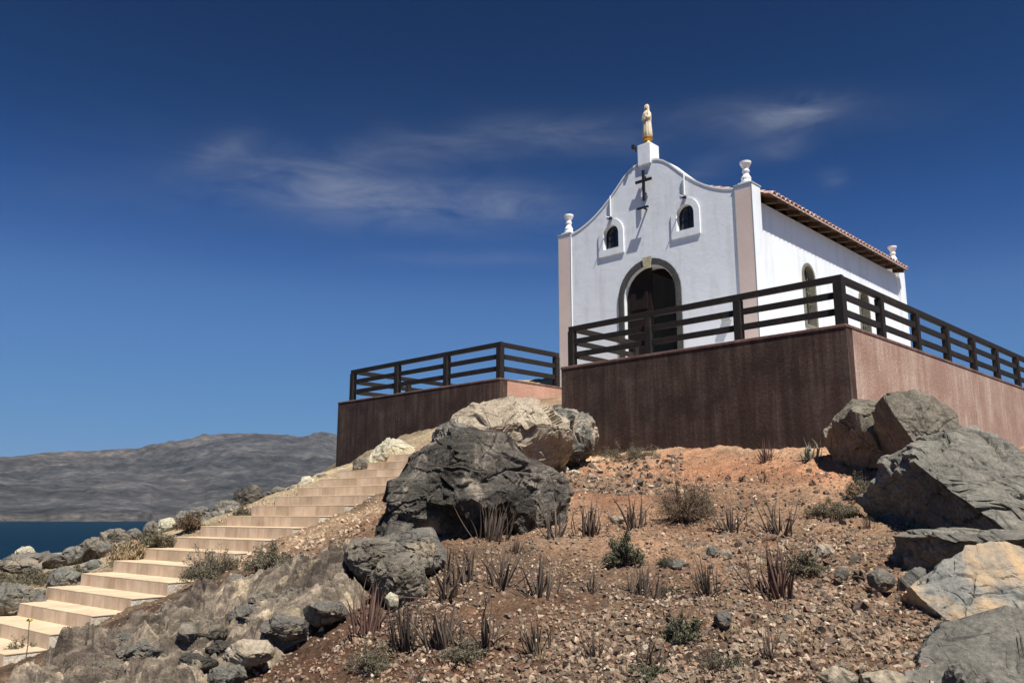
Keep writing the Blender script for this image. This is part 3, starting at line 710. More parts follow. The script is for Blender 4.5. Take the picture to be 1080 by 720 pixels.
# front windows
for cx in (-1.15, 1.15):
    w = empty('window', (0,0,0)); w.parent = ch
    a = arch(cx, .82, 3.50, 4.50); b_ = arch(cx, .50, 3.68, 4.33)
    extrude2d('frame', [a, b_], -.04, -.001, M['white'], w)
    extrude2d('inner_frame', [arch(cx, .498, 3.682, 4.328), arch(cx, .44, 3.71, 4.30)], .10, .15, M['iron'], w)
    extrude2d('pane', [arch(cx, .44, 3.71, 4.30)], .12, .13, M['glass'], w)
    g_ = MB(); g_.box(cx-.009, cx+.009, .105, .119, 3.71, 4.29); g_.box(cx-.22, cx+.22, .105, .1185, 3.93, 3.946); g_.box(cx-.22, cx+.22, .105, .1185, 4.10, 4.116); g_.build('glazing_bar', M['iron'], w)
    # short conduit and small bracket above the window
    zt = float(np.interp(1.15, [p[0] for p in gab], [p[1] for p in gab]))
    MB().tube([(cx+.02, -.05, 4.56), (cx+.02, -.05, zt+.03)], .022, 8).build('conduit', M['wgloss'], ch)
    MB().tube([(cx+.02, -.05, 4.53), (cx+.0, -.26, 4.51)], .014, 6).build('lamp_arm', M['wgloss'], ch)
    MB().lathe([(.02,0),(.05,-.03),(.06,-.07),(.02,-.075)][::-1], 12, (cx+.02, -.06, 4.56)).build('lamp', M['iron'], ch, smooth=True)
# side windows with stone frames and iron grille
for yc in (2.98, 6.6):
    for sx in (1, -1):
        w = empty('window', (0,0,0)); w.parent = ch
        X0 = 2.881*sx
        def sd(o):
            o.data.transform(Matrix(((0, -sx, 0, X0), (1, 0, 0, 0), (0, 0, 1, 0), (0, 0, 0, 1)))); return o
        sd(extrude2d('frame', [arch(yc, .75, 1.37, 3.10), arch(yc, .60, 1.45, 3.02)], -.03, .16, M['winstone'], w))
        sd(extrude2d('pane', [arch(yc, .60, 1.45, 3.02)], .14, .15, M['glass'], w))
        g_ = MB(); g_.box(yc-.012, yc+.012, .09, .11, 1.45, 3.01)
        for zz in (1.75, 2.05, 2.35, 2.65): g_.box(yc-.3, yc+.3, .091, .109, zz, zz+.02)
        for dx_ in (-.15, .15): g_.box(yc+dx_-.008, yc+dx_+.008, .092, .108, 1.45, 2.93)
        sd(g_.build('grille', M['winstone'], w))
# pedestal, cross and floodlight on the gable
MB().box(-.20, .20, -.06, .36, 5.72, 6.30).build('pedestal', M['white'], ch, bevel=.012)
def world_c(p): 
    a = math.atan2(-U[1], -U[0])+yaw; c_, s_ = math.cos(a), math.sin(a); return (C0[0]+c_*p[0]-s_*p[1], C0[1]+s_*p[0]+c_*p[1], C0[2]+p[2])
cr = MB(); cr.box(-.035, .035, -.135, -.085, 4.70, 5.54); cr.box(-.25, -.036, -.134, -.086, 5.22, 5.29); cr.box(.036, .25, -.134, -.086, 5.22, 5.29); cr.box(-.02, .02, -.0845, -.002, 4.9, 4.94); cr.box(-.02, .02, -.0845, -.002, 5.35, 5.39)
cr.build('cross', M['iron'], ch, bevel=.004)
fl = MB(); fl.box(-.17, .17, -.22, -.15, 4.47, 4.515); fl.box(-.03, .03, -.15, -.001, 4.48, 4.505)
fl.build('floodlight', M['iron'], ch, bevel=.006)
MB().box(-.30, -.23, -.18, -.09, 6.20, 6.31).box(-.23, -.2005, -.11, -.09, 6.12, 6.25).build('lamp', M['iron'], ch)
MB().box(2.05, 2.28, -.10, -.001, 1.20, 1.28).build('lamp', M['trim'], ch)
# statue
stt = empty('statue', world_c((0, .15, 6.305)), math.atan2(-U[1], -U[0])+yaw); stt.scale = (.76, .76, 1.04); tag(stt, 'robed figure statue in white and gold standing on the gable pedestal', 'statue')
MB().lathe([(.19,0),(.19,.03),(.14,.06),(.12,.12),(.17,.16),(.19,.20),(.17,.22)], 20).build('base', M['gold'], stt, smooth=False)
def fold(a, z): return .07*math.sin(a*9+z*2)*(1 if z < .72 else .3) + (.05*math.cos(2*a))
MB().lathe([(.15,.22),(.175,.25),(.165,.40),(.15,.55),(.135,.68),(.125,.78),(.135,.86),(.125,.91),(.075,.95),(.055,.97),(.05,.985)], 36, fold=fold, sx=1, sy=.85).build('robe', M['robe'], stt, smooth=True)
hd = MB().lathe([(.02,.965),(.045,.98),(.058,1.01),(.062,1.045),(.055,1.085),(.035,1.11),(.008,1.118)], 16, (0,-.012,0)); hd.tube([(0,-.068,1.055),(0,-.08,1.035),(0,-.066,1.03)], [.006,.011,.006], 6)
hd.build('head', M['skin'], stt, smooth=True)
vl = MB(); vs = []; fs = []; zs_ = [(.125,.55),(.135,.75),(.13,.88),(.085,.95),(.078,1.0),(.08,1.05),(.072,1.10),(.04,1.135),(.004,1.145)]
nn = 17
for r, z in zs_:
    for k in range(nn): a = R_(-48) + R_(276)*k/(nn-1); vs.append((r*1.12*math.cos(a), r*1.1*math.sin(a)+.008, z))
for j in range(len(zs_)-1):
    for k in range(nn-1): fs.append((j*nn+k, j*nn+k+1, (j+1)*nn+k+1, (j+1)*nn+k))
v_ = vl.add(vs, fs).build('veil', M['robe'], stt, smooth=True); sm = v_.modifiers.new('s', 'SOLIDIFY'); sm.thickness = .012
for s in (-1, 1):
    MB().tube([(s*.12,-.01,.86),(s*.145,-.06,.74),(s*.08,-.13,.74),(s*.015,-.155,.80)], [.042,.045,.036,.02], 10).build('sleeve', M['robe'], stt, smooth=True)
MB().tube([(0,-.15,.78),(0,-.165,.84),(0,-.16,.885)], [.026,.024,.008], 8).build('hands', M['skin'], stt, smooth=True)

# ================================================================== rocks
def ico(n):
    bm = bmesh.new(); bmesh.ops.create_icosphere(bm, subdivisions=n, radius=1.0)
    V = np.array([v.co[:] for v in bm.verts]); Fc = np.array([[v.index for v in f.verts] for f in bm.faces]); bm.free(); return V, Fc
ICO = {n: ico(n) for n in (1, 2, 3, 4, 5, 6, 7)}
def facet(P, C, k, strength, r, seed, spread=.25):
    """flatten patches of the surface onto random planes so that the rock breaks into faces"""
    g_ = np.random.default_rng(seed); idx = g_.choice(len(P), k, replace=False); Sd_ = P[idx]
    nrm = (Sd_-C)/r; nrm = nrm/(np.linalg.norm(nrm, axis=1, keepdims=True)); nrm = nrm + g_.normal(0, spread, nrm.shape); nrm /= np.linalg.norm(nrm, axis=1, keepdims=True)
    Pw = P + np.stack([fbm(P/np.mean(r)*1.6, seed+31*q_, 2) for q_ in range(3)], 1)*np.mean(r)*.12
    d = ((Pw[:,None]-Sd_[None])**2).sum(-1); j = d.argmin(1)
    h = ((P-Sd_[j])*nrm[j]).sum(1); return P - nrm[j]*h[:,None]*strength
def blocks(P, n_, seed, jump, tilt, crack, cw, stretch=(1,1,1)):
    g_ = np.random.default_rng(seed); S_ = P*np.array(stretch); L_ = np.abs(S_).max(); W_ = S_ + L_*.10*np.stack([fbm(S_/L_*2.6, seed+3*q, 3) for q in range(3)], 1)
    C_ = W_[g_.choice(len(P), n_, replace=False)]; j1 = np.zeros(len(P), int); e_ = np.zeros(len(P))
    for i in range(0, len(P), 8000):
        d = np.sqrt(((W_[i:i+8000,None]-C_[None])**2).sum(-1)); o2 = np.argpartition(d, 1, 1)[:, :2]; dd = np.take_along_axis(d, o2, 1); sw = dd[:,0] > dd[:,1]
        j1[i:i+8000] = np.where(sw, o2[:,1], o2[:,0]); e_[i:i+8000] = np.abs(dd[:,1]-dd[:,0])
    gr = g_.normal(0, 1, (n_, 3)); op = sstep(-.1, .35, fbm(W_/L_*3, seed+40, 2))
    return jump*g_.uniform(-1, 1, n_)[j1] + np.clip(tilt*((W_-C_[j1])*gr[j1]).sum(1), -1.6*jump, 1.6*jump) - crack*np.exp(-(e_/cw)**2)*op
def rock_obj(name, poly, y, thick, seed, mat, label, group=None, cuts=(), res=6, k=26, fs=.55, amp=1.0, cat='boulder', pexp=.62, layer=None, spread=.25, dy=0):
    poly = np.array(poly, float); poly = (poly-poly.mean(0))*.965+poly.mean(0); c = poly.mean(0); x0, y0 = poly.min(0); x1, y1 = poly.max(0)
    c = np.array([(x0+x1)/2, (y0+y1)/2])
    C = at_y(c[0], c[1], y); dd = C[1]*math.cos(TH) + C[2]*math.sin(TH); s = dd/F
    e3 = C/np.linalg.norm(C); e1 = np.cross(e3, [0,0,1.]); e1 /= np.linalg.norm(e1); e2 = np.cross(e1, e3)
    pu = (poly[:,0]-c[0])*s; pv = -(poly[:,1]-c[1])*s
    aa = np.arctan2(pv, pu); o_ = np.argsort(aa); pu, pv = pu[o_], pv[o_]
    V, Fc = ICO[res]; an = np.arctan2(V[:,1], V[:,0]); Rp = np.zeros(len(V)); dx, dy_ = np.cos(an), np.sin(an)
    n = len(pu)
    for i in range(n):
        x_a, y_a, x_b, y_b = pu[i], pv[i], pu[(i+1)%n], pv[(i+1)%n]
        ex, ey = x_b-x_a, y_b-y_a; den = dx*ey-dy_*ex; den = np.where(np.abs(den) < 1e-9, 1e-9, den)
        t_ = (x_a*ey-y_a*ex)/den; u_ = (x_a*dy_-y_a*dx)/den
        ok = (t_ > 0) & (u_ >= -1e-6) & (u_ <= 1+1e-6); Rp = np.where(ok & (t_ > Rp), t_, Rp)
    hh = np.sqrt(V[:,0]**2+V[:,1]**2)
    hp = hh**pexp
    u_ = np.cos(an)*Rp*hp; v_ = np.sin(an)*Rp*hp; w_ = np.sign(V[:,2])*np.abs(V[:,2])**.8*thick
    P = u_[:,None]*e1 + v_[:,None]*e2 + w_[:,None]*e3
    sz = max(pu.max()-pu.min(), pv.max()-pv.min())/2
    r = np.array([sz, thick, sz]);
    P = facet(P, np.zeros(3), k, fs, np.array([sz, sz, sz]), seed, spread)
    if res >= 5: P = facet(P, np.zeros(3), k*4, .45, np.array([sz, sz, sz]), seed+5, spread*.8)
    for (cn, cdist) in cuts:
        cn = np.array(cn, float); cn /= np.linalg.norm(cn); h = P@cn - cdist*sz
        P = P - cn*np.where(h > 0, h*.93, 0)[:,None]
    dn = V[:,0:1]*e1+V[:,1:2]*e2+V[:,2:3]*e3
    q_ = P + C
    lay = 0
    if layer is not None: lay = layer*sz*np.abs(vnoise(np.stack([q_[:,0]*.5/sz, q_[:,1]*.5/sz, q_[:,2]*6/sz], 1), seed+8))
    P = P + dn*(sz*amp*(.040*fbm(q_*1.6/sz, seed, 4) + .014*ridged(q_*3.5/sz, seed+2, 4) + .006*ridged(q_*14/sz, seed+3, 3)) - lay)[:,None]
    if res >= 5:
        b_ = amp*sz*np.array([.030, .012])
        P = P + dn*blocks(P, max(14, k*2), seed+50, b_[0], .10*min(amp, 1.5), .045*sz, .022*sz, (1, 1, 1.5))[:,None]
        P = P + dn*blocks(P, k*(16 if res >= 6 else 7), seed+51, b_[1], .14*min(amp, 1.5), .016*sz, .010*sz, (1, 1, 1.5))[:,None]
    o = mesh_np(name, P, Fc, mat); o.location = tuple(C + np.array([0, dy, 0])); tag(o, label, cat, group)
    return o
RG = 'boulders around the chapel slope'
# centre
rock_obj('boulder', [(416, 578), (427, 551), (436, 520), (447, 493), (462, 481), (486, 477), (506, 479), (524, 484), (557, 489), (573, 504), (582, 525), (577, 550), (560, 568), (524, 583), (469, 588), (433, 587)], 11.4, 1.25, 113, M['basalt'], 'huge dark craggy basalt boulder beside the top of the stairs', RG, res=7, k=16, fs=.85, amp=1.25, spread=.16)
rock_obj('boulder', [(488,455),(500,437),(515,429),(545,432),(585,428),(602,442),(598,470),(572,492),(520,494)], 16.2, .9, 12, M['pale'], 'pale sandy boulder lying behind the huge dark boulder', RG, res=6, k=18, fs=.8, amp=.5)
rock_obj('boulder', [(474,448),(486,436),(503,430),(522,440),(526,470),(485,484)], 15.2, .6, 17, M['pale'], 'pale flat topped rock leaning against the platform corner behind the dark boulder', RG, res=5, k=12, fs=.8, amp=.5)
rock_obj('boulder', [(530,462),(548,446),(566,438),(590,434),(618,438),(627,455),(626,480),(605,490),(560,496),(532,488)], 17.1, .7, 14, M['palegreen'], 'mottled green grey boulder with a pale end touching the terrace wall', RG, res=6, k=22, fs=.7, amp=1.0)
rock_obj('boulder', [(458,472),(461,452),(477,446),(493,452),(493,474)], 12.3, .40, 15, M['grey'], 'small grey rock perched on top of the huge dark boulder', RG, res=5, k=12)
rock_obj('boulder', [(386,490),(397,476),(408,463),(434,468),(438,476),(430,484),(400,494)], 19.0, .40, 16, M['cream'], 'cream coloured boulder at the head of the stairs below the platform', RG, res=5, k=14, fs=.7, amp=.6)
rock_obj('boulder', [(402,578),(408,552),(420,532),(438,528),(452,545),(456,572),(440,590),(412,592)], 10.75, .42, 131, M['basalt'], 'dark broken lump at the left foot of the huge dark boulder', RG, res=6, k=14, fs=.8, amp=1.0, spread=.18)
rock_obj('boulder', [(520,560),(528,532),(548,512),(572,508),(590,522),(592,548),(575,566),(545,576)], 11.0, .45, 132, M['basalt'], 'dark broken lump at the right foot of the huge dark boulder', RG, res=6, k=14, fs=.8, amp=1.0, spread=.18)
rock_obj('boulder', [(470,580),(476,556),(496,542),(522,546),(534,564),(525,584),(495,590)], 10.7, .35, 133, M['basalt'], 'low dark lump at the middle foot of the huge dark boulder', RG, res=6, k=14, fs=.8, amp=1.0, spread=.18)
# cluster in the middle
rock_obj('boulder', [(398,585),(404,568),(425,562),(452,565),(466,580),(468,600),(440,612),(405,605)], 9.3, .5, 21, M['tan'], 'upper tan rock of the cluster in front of the dark boulder', RG, res=6, k=20, amp=.9)
rock_obj('boulder', [(366,590),(372,576),(398,572),(420,580),(428,605),(405,622),(380,612)], 8.9, .35, 22, M['greyb'], 'left grey rock of the cluster in front of the dark boulder', RG, res=6, k=16)
rock_obj('boulder', [(392,602),(412,588),(436,590),(448,606),(446,628),(420,640),(398,628)], 8.3, .32, 23, M['greyb'], 'rounded lower grey rock of the cluster in front of the dark boulder', RG, res=6, k=16)
rock_obj('boulder', [(405,630),(412,624),(420,628),(421,640),(410,642)], 7.9, .06, 24, M['cream'], 'fist sized pale round stone beneath the grey rock cluster', RG, res=4, k=8, fs=.3)
# right hand pile
rock_obj('boulder', [(876,452),(884,437),(902,432),(925,428),(945,432),(950,460),(945,490),(905,500),(880,484)], 13.6, .7, 31, M['greyb'], 'grey boulder against the terrace corner, farthest of the right hand pile', RG, cuts=[((-.9,-.3,-.5), .72)], res=6, k=16, fs=.75, amp=.8)
rock_obj('boulder', [(920,504),(930,468),(936,436),(948,422),(975,418),(994,424),(1008,446),(1010,472),(988,504),(950,514)], 12.4, .75, 32, M['greyb'], 'tall leaning boulder with a dark overhanging left face before the side wall', RG, cuts=[((-.92,-.10,-.45), .30), ((.2,-.9,.35), .55)], res=6, k=14, fs=.8, amp=.7)
rock_obj('boulder', [(930,520),(945,492),(965,478),(990,462),(1030,456),(1075,458),(1130,465),(1160,500),(1150,560),(1080,610),(1000,612),(946,600)], 9.9, 1.2, 33, M['grey'], 'broad grey boulder with a smooth sloping lit top on the right', RG, cuts=[((-.92,-.30,-.40), .60), ((.15,-.62,.75), .34)], res=7, k=22, fs=.75, amp=.75)
rock_obj('boulder', [(970,600),(976,560),(986,534),(1010,528),(1060,528),(1130,530),(1160,560),(1150,620),(1080,690),(1000,690),(964,660)], 8.0, .8, 34, M['grey'], 'dark sided slab boulder with a narrow lit top edge on the right', RG, cuts=[((-.45,-.80,-.35), .16), ((0,-.1,1), .40)], res=7, k=20, fs=.75, amp=.7)
rock_obj('boulder', [(958,650),(985,620),(1008,600),(1040,584),(1075,580),(1120,585),(1150,630),(1120,690),(1060,705),(1000,725),(968,700)], 6.9, .62, 35, M['ochre'], 'boulder with an ochre yellow face at the right edge', RG, cuts=[((-.90,-.12,-.5), .62), ((-.15,-.72,.60), .30)], res=7, k=20, fs=.75, amp=.5)
rock_obj('boulder', [(950,745),(962,718),(990,690),(1030,668),(1080,650),(1140,648),(1180,700),(1160,780),(1050,800),(970,780)], 5.5, .6, 36, M['grey'], 'nearest smooth grey boulder in the bottom right corner', RG, cuts=[((-.25,-.45,.85), .42)], res=7, k=18, fs=.7, amp=.5)
rock_obj('boulder', [(1000,712),(1010,700),(1028,698),(1040,712),(1036,735),(1006,735)], 5.2, .12, 37, M['grey'], 'small grey rock in front of the bottom right boulder', RG, res=5, k=10)
rock_obj('boulder', [(950,620),(958,603),(972,600),(978,615),(974,630),(955,632)], 7.7, .12, 38, M['palegreen'], 'small mottled rock in the shade left of the ochre boulder', RG, res=5, k=10)
# left of the stairs
LG = 'rocks along the left side of the stairs'
for i, (x0, x1, y0, y1, y, m_, lb) in enumerate([
    (16,36,575,590,16.2,'cream','small white topped stone alone on the ledge above the sea'),
    (66,88,575,594,16.2,'grey','low dark stone right of the lone white stone on the ledge'),
    (85,109,565,590,16.4,'greyb','square grey boulder in the row above the ledge'),
    (104,120,571,588,16.2,'tan','small tan rock wedged between two grey boulders above the ledge'),
    (108,136,556,580,16.8,'greyb','upright split grey boulder in the row above the sea'),
    (134,149,556,570,17.0,'grey','small grey rock right of the upright split boulder'),
    (150,170,549,566,17.2,'tan','tan boulder in the row where the sea meets the bushes'),
    (166,186,546,562,17.2,'cream','pale boulder in the row where the sea meets the bushes'),
    (186,204,538,552,17.6,'grey','small dark grey rock above the brown bush on the crest'),
    (200,222,534,550,17.6,'tan','tan rock on the crest below the grey crest boulder'),
    (222,256,527,545,17.6,'greyb','long low grey boulder on the crest beside the stairs'),
    (246,280,512,536,17.9,'basalt','dark boulder with a pale top highest of the crest row'),
    (284,304,514,525,18.6,'tan','small tan rock on the crest near the upper steps'),
    (302,318,512,524,18.4,'grey','grey stone on the crest near the upper steps'),
    (314,334,502,520,18.4,'cream','pale pointed rock beside the upper steps'),
    (332,350,500,512,18.6,'tan','flat tan rock beside the upper steps below the platform'),
    (352,372,494,504,18.8,'cream','pale rock at the foot of the platform wall'),
    (372,392,482,498,18.4,'greyb','grey rock at the foot of the platform wall beside the cream boulder'),
    (-12,46,616,648,13.6,'grey','wide grey slab at the left edge beside the lower steps'),
    (52,86,599,624,14.4,'palegreen','greenish rock touching the left end of a lower step'),
    (84,116,592,606,15.2,'palegreen','small greenish rock beside the steps below the square boulder'),
    (-30,75,587,606,15.7,'tan','broad flat tan ledge rock at the left edge above the sea'),
    (210,240,540,556,17.2,'grey','grey rock behind the middle steps'),
    (228,262,534,550,17.2,'palegreen','mottled rock hugging the middle steps')]):
    g_ = np.random.default_rng(100+i); n = 9; pts = []
    for k in range(n):
        a = 2*math.pi*k/n + g_.uniform(-.2,.2); rr_ = g_.uniform(.86, 1.12)
        pts.append(((x0+x1)/2+(x1-x0)/2*rr_*math.cos(a), (y0+y1)/2+(y1-y0)/2*rr_*math.sin(a)+ (y1-y0)*.08))
    wid = (x1-x0)/2*y/F
    rock_obj('rock', pts, y, max(wid*.8, .12), 200+i, M[m_], lb, LG, res=5, k=12, fs=.8, amp=.9, cat='rock')
# in the brush right of the stairs and around
for i, (x0, x1, y0, y1, y, m_, lb) in enumerate([
    (236,262,606,624,10.6,'grey','dark rock half hidden in the bush beside the steps'),
    (134,162,646,668,9.3,'basalt','dark pitted rock on the bedrock below the lower steps'),
    (188,204,652,668,8.9,'basalt','small dark rock on the bedrock right of the larger dark rock'),
    (318,338,590,603,10.9,'basalt','dark rock at the upper edge of the bedrock below the rubble'),
    (585,600,491,499,14.2,'cream','white stone among the stones right of the dark boulder'),
    (600,612,495,503,14.0,'cream','second white stone right of the dark boulder, nearer the wall'),
    (500,545,486,496,13.8,'pale','pale flat stone at the foot of the dark boulder'),
    (745,758,575,590,9.6,'tan','squarish tan stone in the middle of the stony slope'),
    (758,772,578,592,9.6,'pale','orange stone right of the squarish tan stone'),
    (702,724,590,602,9.0,'tan','flat pale brown stone left of the large spiky clump'),
    (642,658,543,552,11.6,'pale','pinkish stone below the orange soil patch'),
    (860,880,573,592,9.3,'pale','yellowish stone near the middle of the right rubble'),
    (918,944,600,624,7.9,'tan','brown boulder sized stone in the right rubble'),
    (752,772,645,662,7.3,'tan','grey brown stone beside the low green shrub'),
    (868,905,706,728,5.9,'pale','orange stone at the bottom edge of the rubble'),
    (905,960,708,730,5.8,'pale','long yellow orange stone at the bottom edge near the grey boulder'),
    (880,896,598,612,8.1,'greyb','grey stone at the top of the right rubble'),
    (1014,1030,690,702,5.6,'grey','thin grey stone behind the bottom right boulder')]):
    g_ = np.random.default_rng(300+i); n = 8; pts = []
    for k in range(n):
        a = 2*math.pi*k/n + g_.uniform(-.2,.2); rr_ = g_.uniform(.85, 1.12)
        pts.append(((x0+x1)/2+(x1-x0)/2*rr_*math.cos(a), (y0+y1)/2+(y1-y0)/2*rr_*math.sin(a)))
    h = hit1((x0+x1)/2, y1-2); y = h[1]
    rock_obj('rock', pts, y, max((x1-x0)/2*y/F*.7, .03), 400+i, M[m_], lb, 'separate rocks on the slope', res=4, k=12, fs=.8, amp=.9, cat='rock')

# bedrock outcrop: a height field draped over the slope at lower left
bp = np.array([(-60,735),(5,718),(41,701),(79,688),(123,672),(163,653),(203,637),(253,626),(303,611),(331,596),(385,588),(402,605),(400,632),(378,648),(345,662),(330,672),(300,684),(282,705),(268,730),(240,760),(-40,790)], float)
BW = np.array([hit1(a, b)[:2] if b < 719 else at_z(a, b, -1.45)[:2]*1.0 for a, b in bp])
n = 600; xs = np.linspace(BW[:,0].min(), BW[:,0].max(), n); ys = np.linspace(BW[:,1].min(), BW[:,1].max(), n); bx_, by_ = np.meshgrid(xs, ys); bx_ = bx_.ravel(); by_ = by_.ravel()
dmin = np.full(n*n, 1e9); inside = np.zeros(n*n, bool)
for i in range(len(BW)):
    a = BW[i]; b_ = BW[(i+1) % len(BW)]; e = b_-a
    t_ = np.clip(((bx_-a[0])*e[0]+(by_-a[1])*e[1])/(e@e), 0, 1); dmin = np.minimum(dmin, np.hypot(bx_-a[0]-t_*e[0], by_-a[1]-t_*e[1]))
    cnd = (a[1] > by_) != (b_[1] > by_); inside ^= cnd & (bx_ < (b_[0]-a[0])*(by_-a[1])/(b_[1]-a[1]+1e-12)+a[0])
sdist = np.where(inside, dmin, -dmin)
Pq = np.stack([bx_, by_, 0*bx_], 1)
al_ = (Pq[:, :2]-S0[:2])@Sd[:2]; aw_ = (Pq[:, :2]-S0[:2])@Sw[:2]
Q = np.stack([al_*.55, aw_*1.7, 0*al_], 1); Q = Q + .35*np.stack([fbm(Q*1.2, 61, 3), fbm(Q*1.2, 64, 3), 0*al_], 1)
lay = ridged(Q*1.25, 66, 5); blk = fbm(Pq*1.3, 69, 4)
tq = (aw_*1.1 + .5*fbm(Q, 74, 3))*2.2; terr = (tq-np.floor(tq)); terr = np.clip(terr*1.25, 0, 1)
cells = fbm(Q*3.1, 88, 3)
def plates(Pp, dens, seed, tilt, jump, stretch=(1,1)):
    g_ = np.random.default_rng(seed); q = Pp[:, :2]*np.array(stretch); lo, hi = q.min(0), q.max(0); ns = int((hi-lo).prod()*dens); S_ = g_.uniform(lo, hi, (ns, 2))
    cell = 1.6/math.sqrt(dens); gi = {}
    key = np.floor((S_-lo)/cell).astype(int)
    for k_, kk_ in enumerate(map(tuple, key)): gi.setdefault(kk_, []).append(k_)
    qk = np.floor((q-lo)/cell).astype(int); d1 = np.full(len(q), 9e9); d2 = np.full(len(q), 9e9); j1 = np.zeros(len(q), int)
    order = np.lexsort((qk[:,1], qk[:,0])); qs = qk[order]; br = np.flatnonzero(np.any(np.diff(qs, axis=0) != 0, axis=1))+1; 
    for seg in np.split(order, br):
        a_, b__ = qk[seg[0]]; cand = [c_ for da in (-2,-1,0,1,2) for db in (-2,-1,0,1,2) for c_ in gi.get((a_+da, b__+db), [])]
        if not cand: continue
        dd_ = ((q[seg][:,None]-S_[cand][None])**2).sum(-1); o2 = np.argsort(dd_, 1)[:, :2]
        j1[seg] = np.array(cand)[o2[:,0]]; d1[seg] = np.sqrt(dd_[np.arange(len(seg)), o2[:,0]]); d2[seg] = np.sqrt(dd_[np.arange(len(seg)), o2[:,-1]])
    off_ = g_.uniform(-1, 1, ns); gr = g_.normal(0, 1, (ns, 2))
    return jump*off_[j1] + tilt*((q-S_[j1])*gr[j1]).sum(1), d2-d1, g_.random(ns)[j1]
wq = np.stack([Pq[:,0]*.9+Pq[:,1]*.35, Pq[:,1]*.9-Pq[:,0]*.25, 0*al_], 1); wq = wq + .10*np.stack([fbm(wq*2.5, 61, 3), fbm(wq*2.5, 64, 3), 0*al_], 1)
pa, ea, ra_ = plates(wq, 3.4, 5, .26, .12, (.5, 1.6)); pb, eb, rb_ = plates(wq, 24, 6, .36, .060, (.5, 1.6)); pc_, ec, rc_ = plates(wq, 170, 7, .32, .022, (.6, 1.5))
opn = sstep(-.25, .25, fbm(wq*1.7, 131, 2)); opm = sstep(-.1, .4, fbm(wq*2.6, 137, 2))
holes = sstep(.42, .62, fbm(wq*np.array([3.2, 6.5, 0]), 141, 3))
bw = wq + .12*np.stack([fbm(wq*2.1, 171, 3), fbm(wq*2.1, 173, 3), 0*al_], 1)
fis = .13*np.exp(-(vnoise(bw*np.array([.75,2.5,0]), 181)/.045)**2) + .08*np.exp(-(vnoise(bw*np.array([1.7,5.2,0]), 183)/.06)**2) + .035*np.exp(-(vnoise(bw*np.array([4.5,11,0]), 185)/.09)**2)
hb = .11 - fis - .14*holes + .08*blk + .02*lay + .6*pa + .8*pb + pc_ + .10*np.abs(vnoise(bw*np.array([1.3,3.2,0]), 161)) + .085*np.abs(vnoise(bw*np.array([3.0,7.5,0]), 163)) + .04*np.abs(vnoise(bw*np.array([9,18,0]), 165)) - .20*np.exp(-(ea/.045)**2)*opn - .12*np.exp(-(eb/.028)**2)*opm + .006*fbm(Pq*16, 80, 3)
edge = sstep(-.12, .40, sdist + .12*fbm(Pq*2.5, 91, 3))
zb = Gn(bx_, by_) + hb*edge - .25*(1-edge)
ii = (np.arange(n-1)[:,None]*n + np.arange(n-1)[None]).ravel(); Fq = np.stack([ii, ii+1, ii+n+1, ii+n], 1)
keep = (sdist[Fq].max(1) > -.25); Fq = Fq[keep]
us = np.unique(Fq); rm = np.full(n*n, -1); rm[us] = np.arange(len(us)); V = np.stack([bx_, by_, zb], 1)[us]; Fq = rm[Fq]
mixr = np.clip(.22*ra_ + .40*rb_ + .38*rc_ - .06 + .22*fbm(wq*1.4, 151, 3) + .16*fbm(wq*5, 155, 3), 0, 1)
tones = np.array([(.080,.064,.052),(.135,.108,.083),(.205,.168,.128),(.29,.238,.175),(.46,.37,.255)]); ts_ = np.array([0,.3,.55,.78,1.0])
bcol = np.stack([np.interp(mixr, ts_, tones[:, k_]) for k_ in range(3)], 1)[us]
tag(mesh_np('rock_outcrop', V, Fq, M['bed'], cols=bcol), 'wide outcrop of layered grey brown bedrock below the lower steps', 'rock outcrop')

# broken slabs lying on the outcrop
sg_ = np.random.default_rng(2024)
for i, (cx, cy, w_, h_, m_) in enumerate([(150,690,50,20,'tan'),(215,668,62,20,'greyb'),(262,650,48,16,'tan'),(205,702,58,22,'basalt'),(318,632,56,18,'greyb'),(352,618,40,15,'grey'),(262,690,56,22,'pale'),
        (110,708,44,18,'greyb'),(300,662,52,18,'tan'),(345,645,44,17,'tan'),(178,676,36,13,'basalt'),(282,632,42,14,'greyb'),(240,712,46,18,'grey'),(232,684,32,12,'basalt'),(330,600,44,14,'greyb'),(130,676,34,12,'tan')]):
    p = hit1(cx, min(cy+h_/2, 719)); pts = []
    for k in range(9):
        a = 2*math.pi*k/9+sg_.uniform(-.25,.25); pts.append((cx+w_/2*sg_.uniform(.8,1.15)*math.cos(a), cy+h_/2*sg_.uniform(.8,1.2)*math.sin(a)))
    tone = {'tan':'tan','greyb':'grey brown','basalt':'dark','grey':'grey','pale':'pale sandy'}[m_]
    rock_obj('rock', pts, p[1]-.20, w_/2*p[1]/F*.75, 2100+i, M[m_], f'broken {tone} slab lying on the layered bedrock outcrop', f'broken {tone} slabs on the bedrock outcrop', res=5, k=12, fs=.85, amp=.8, cat='rock')

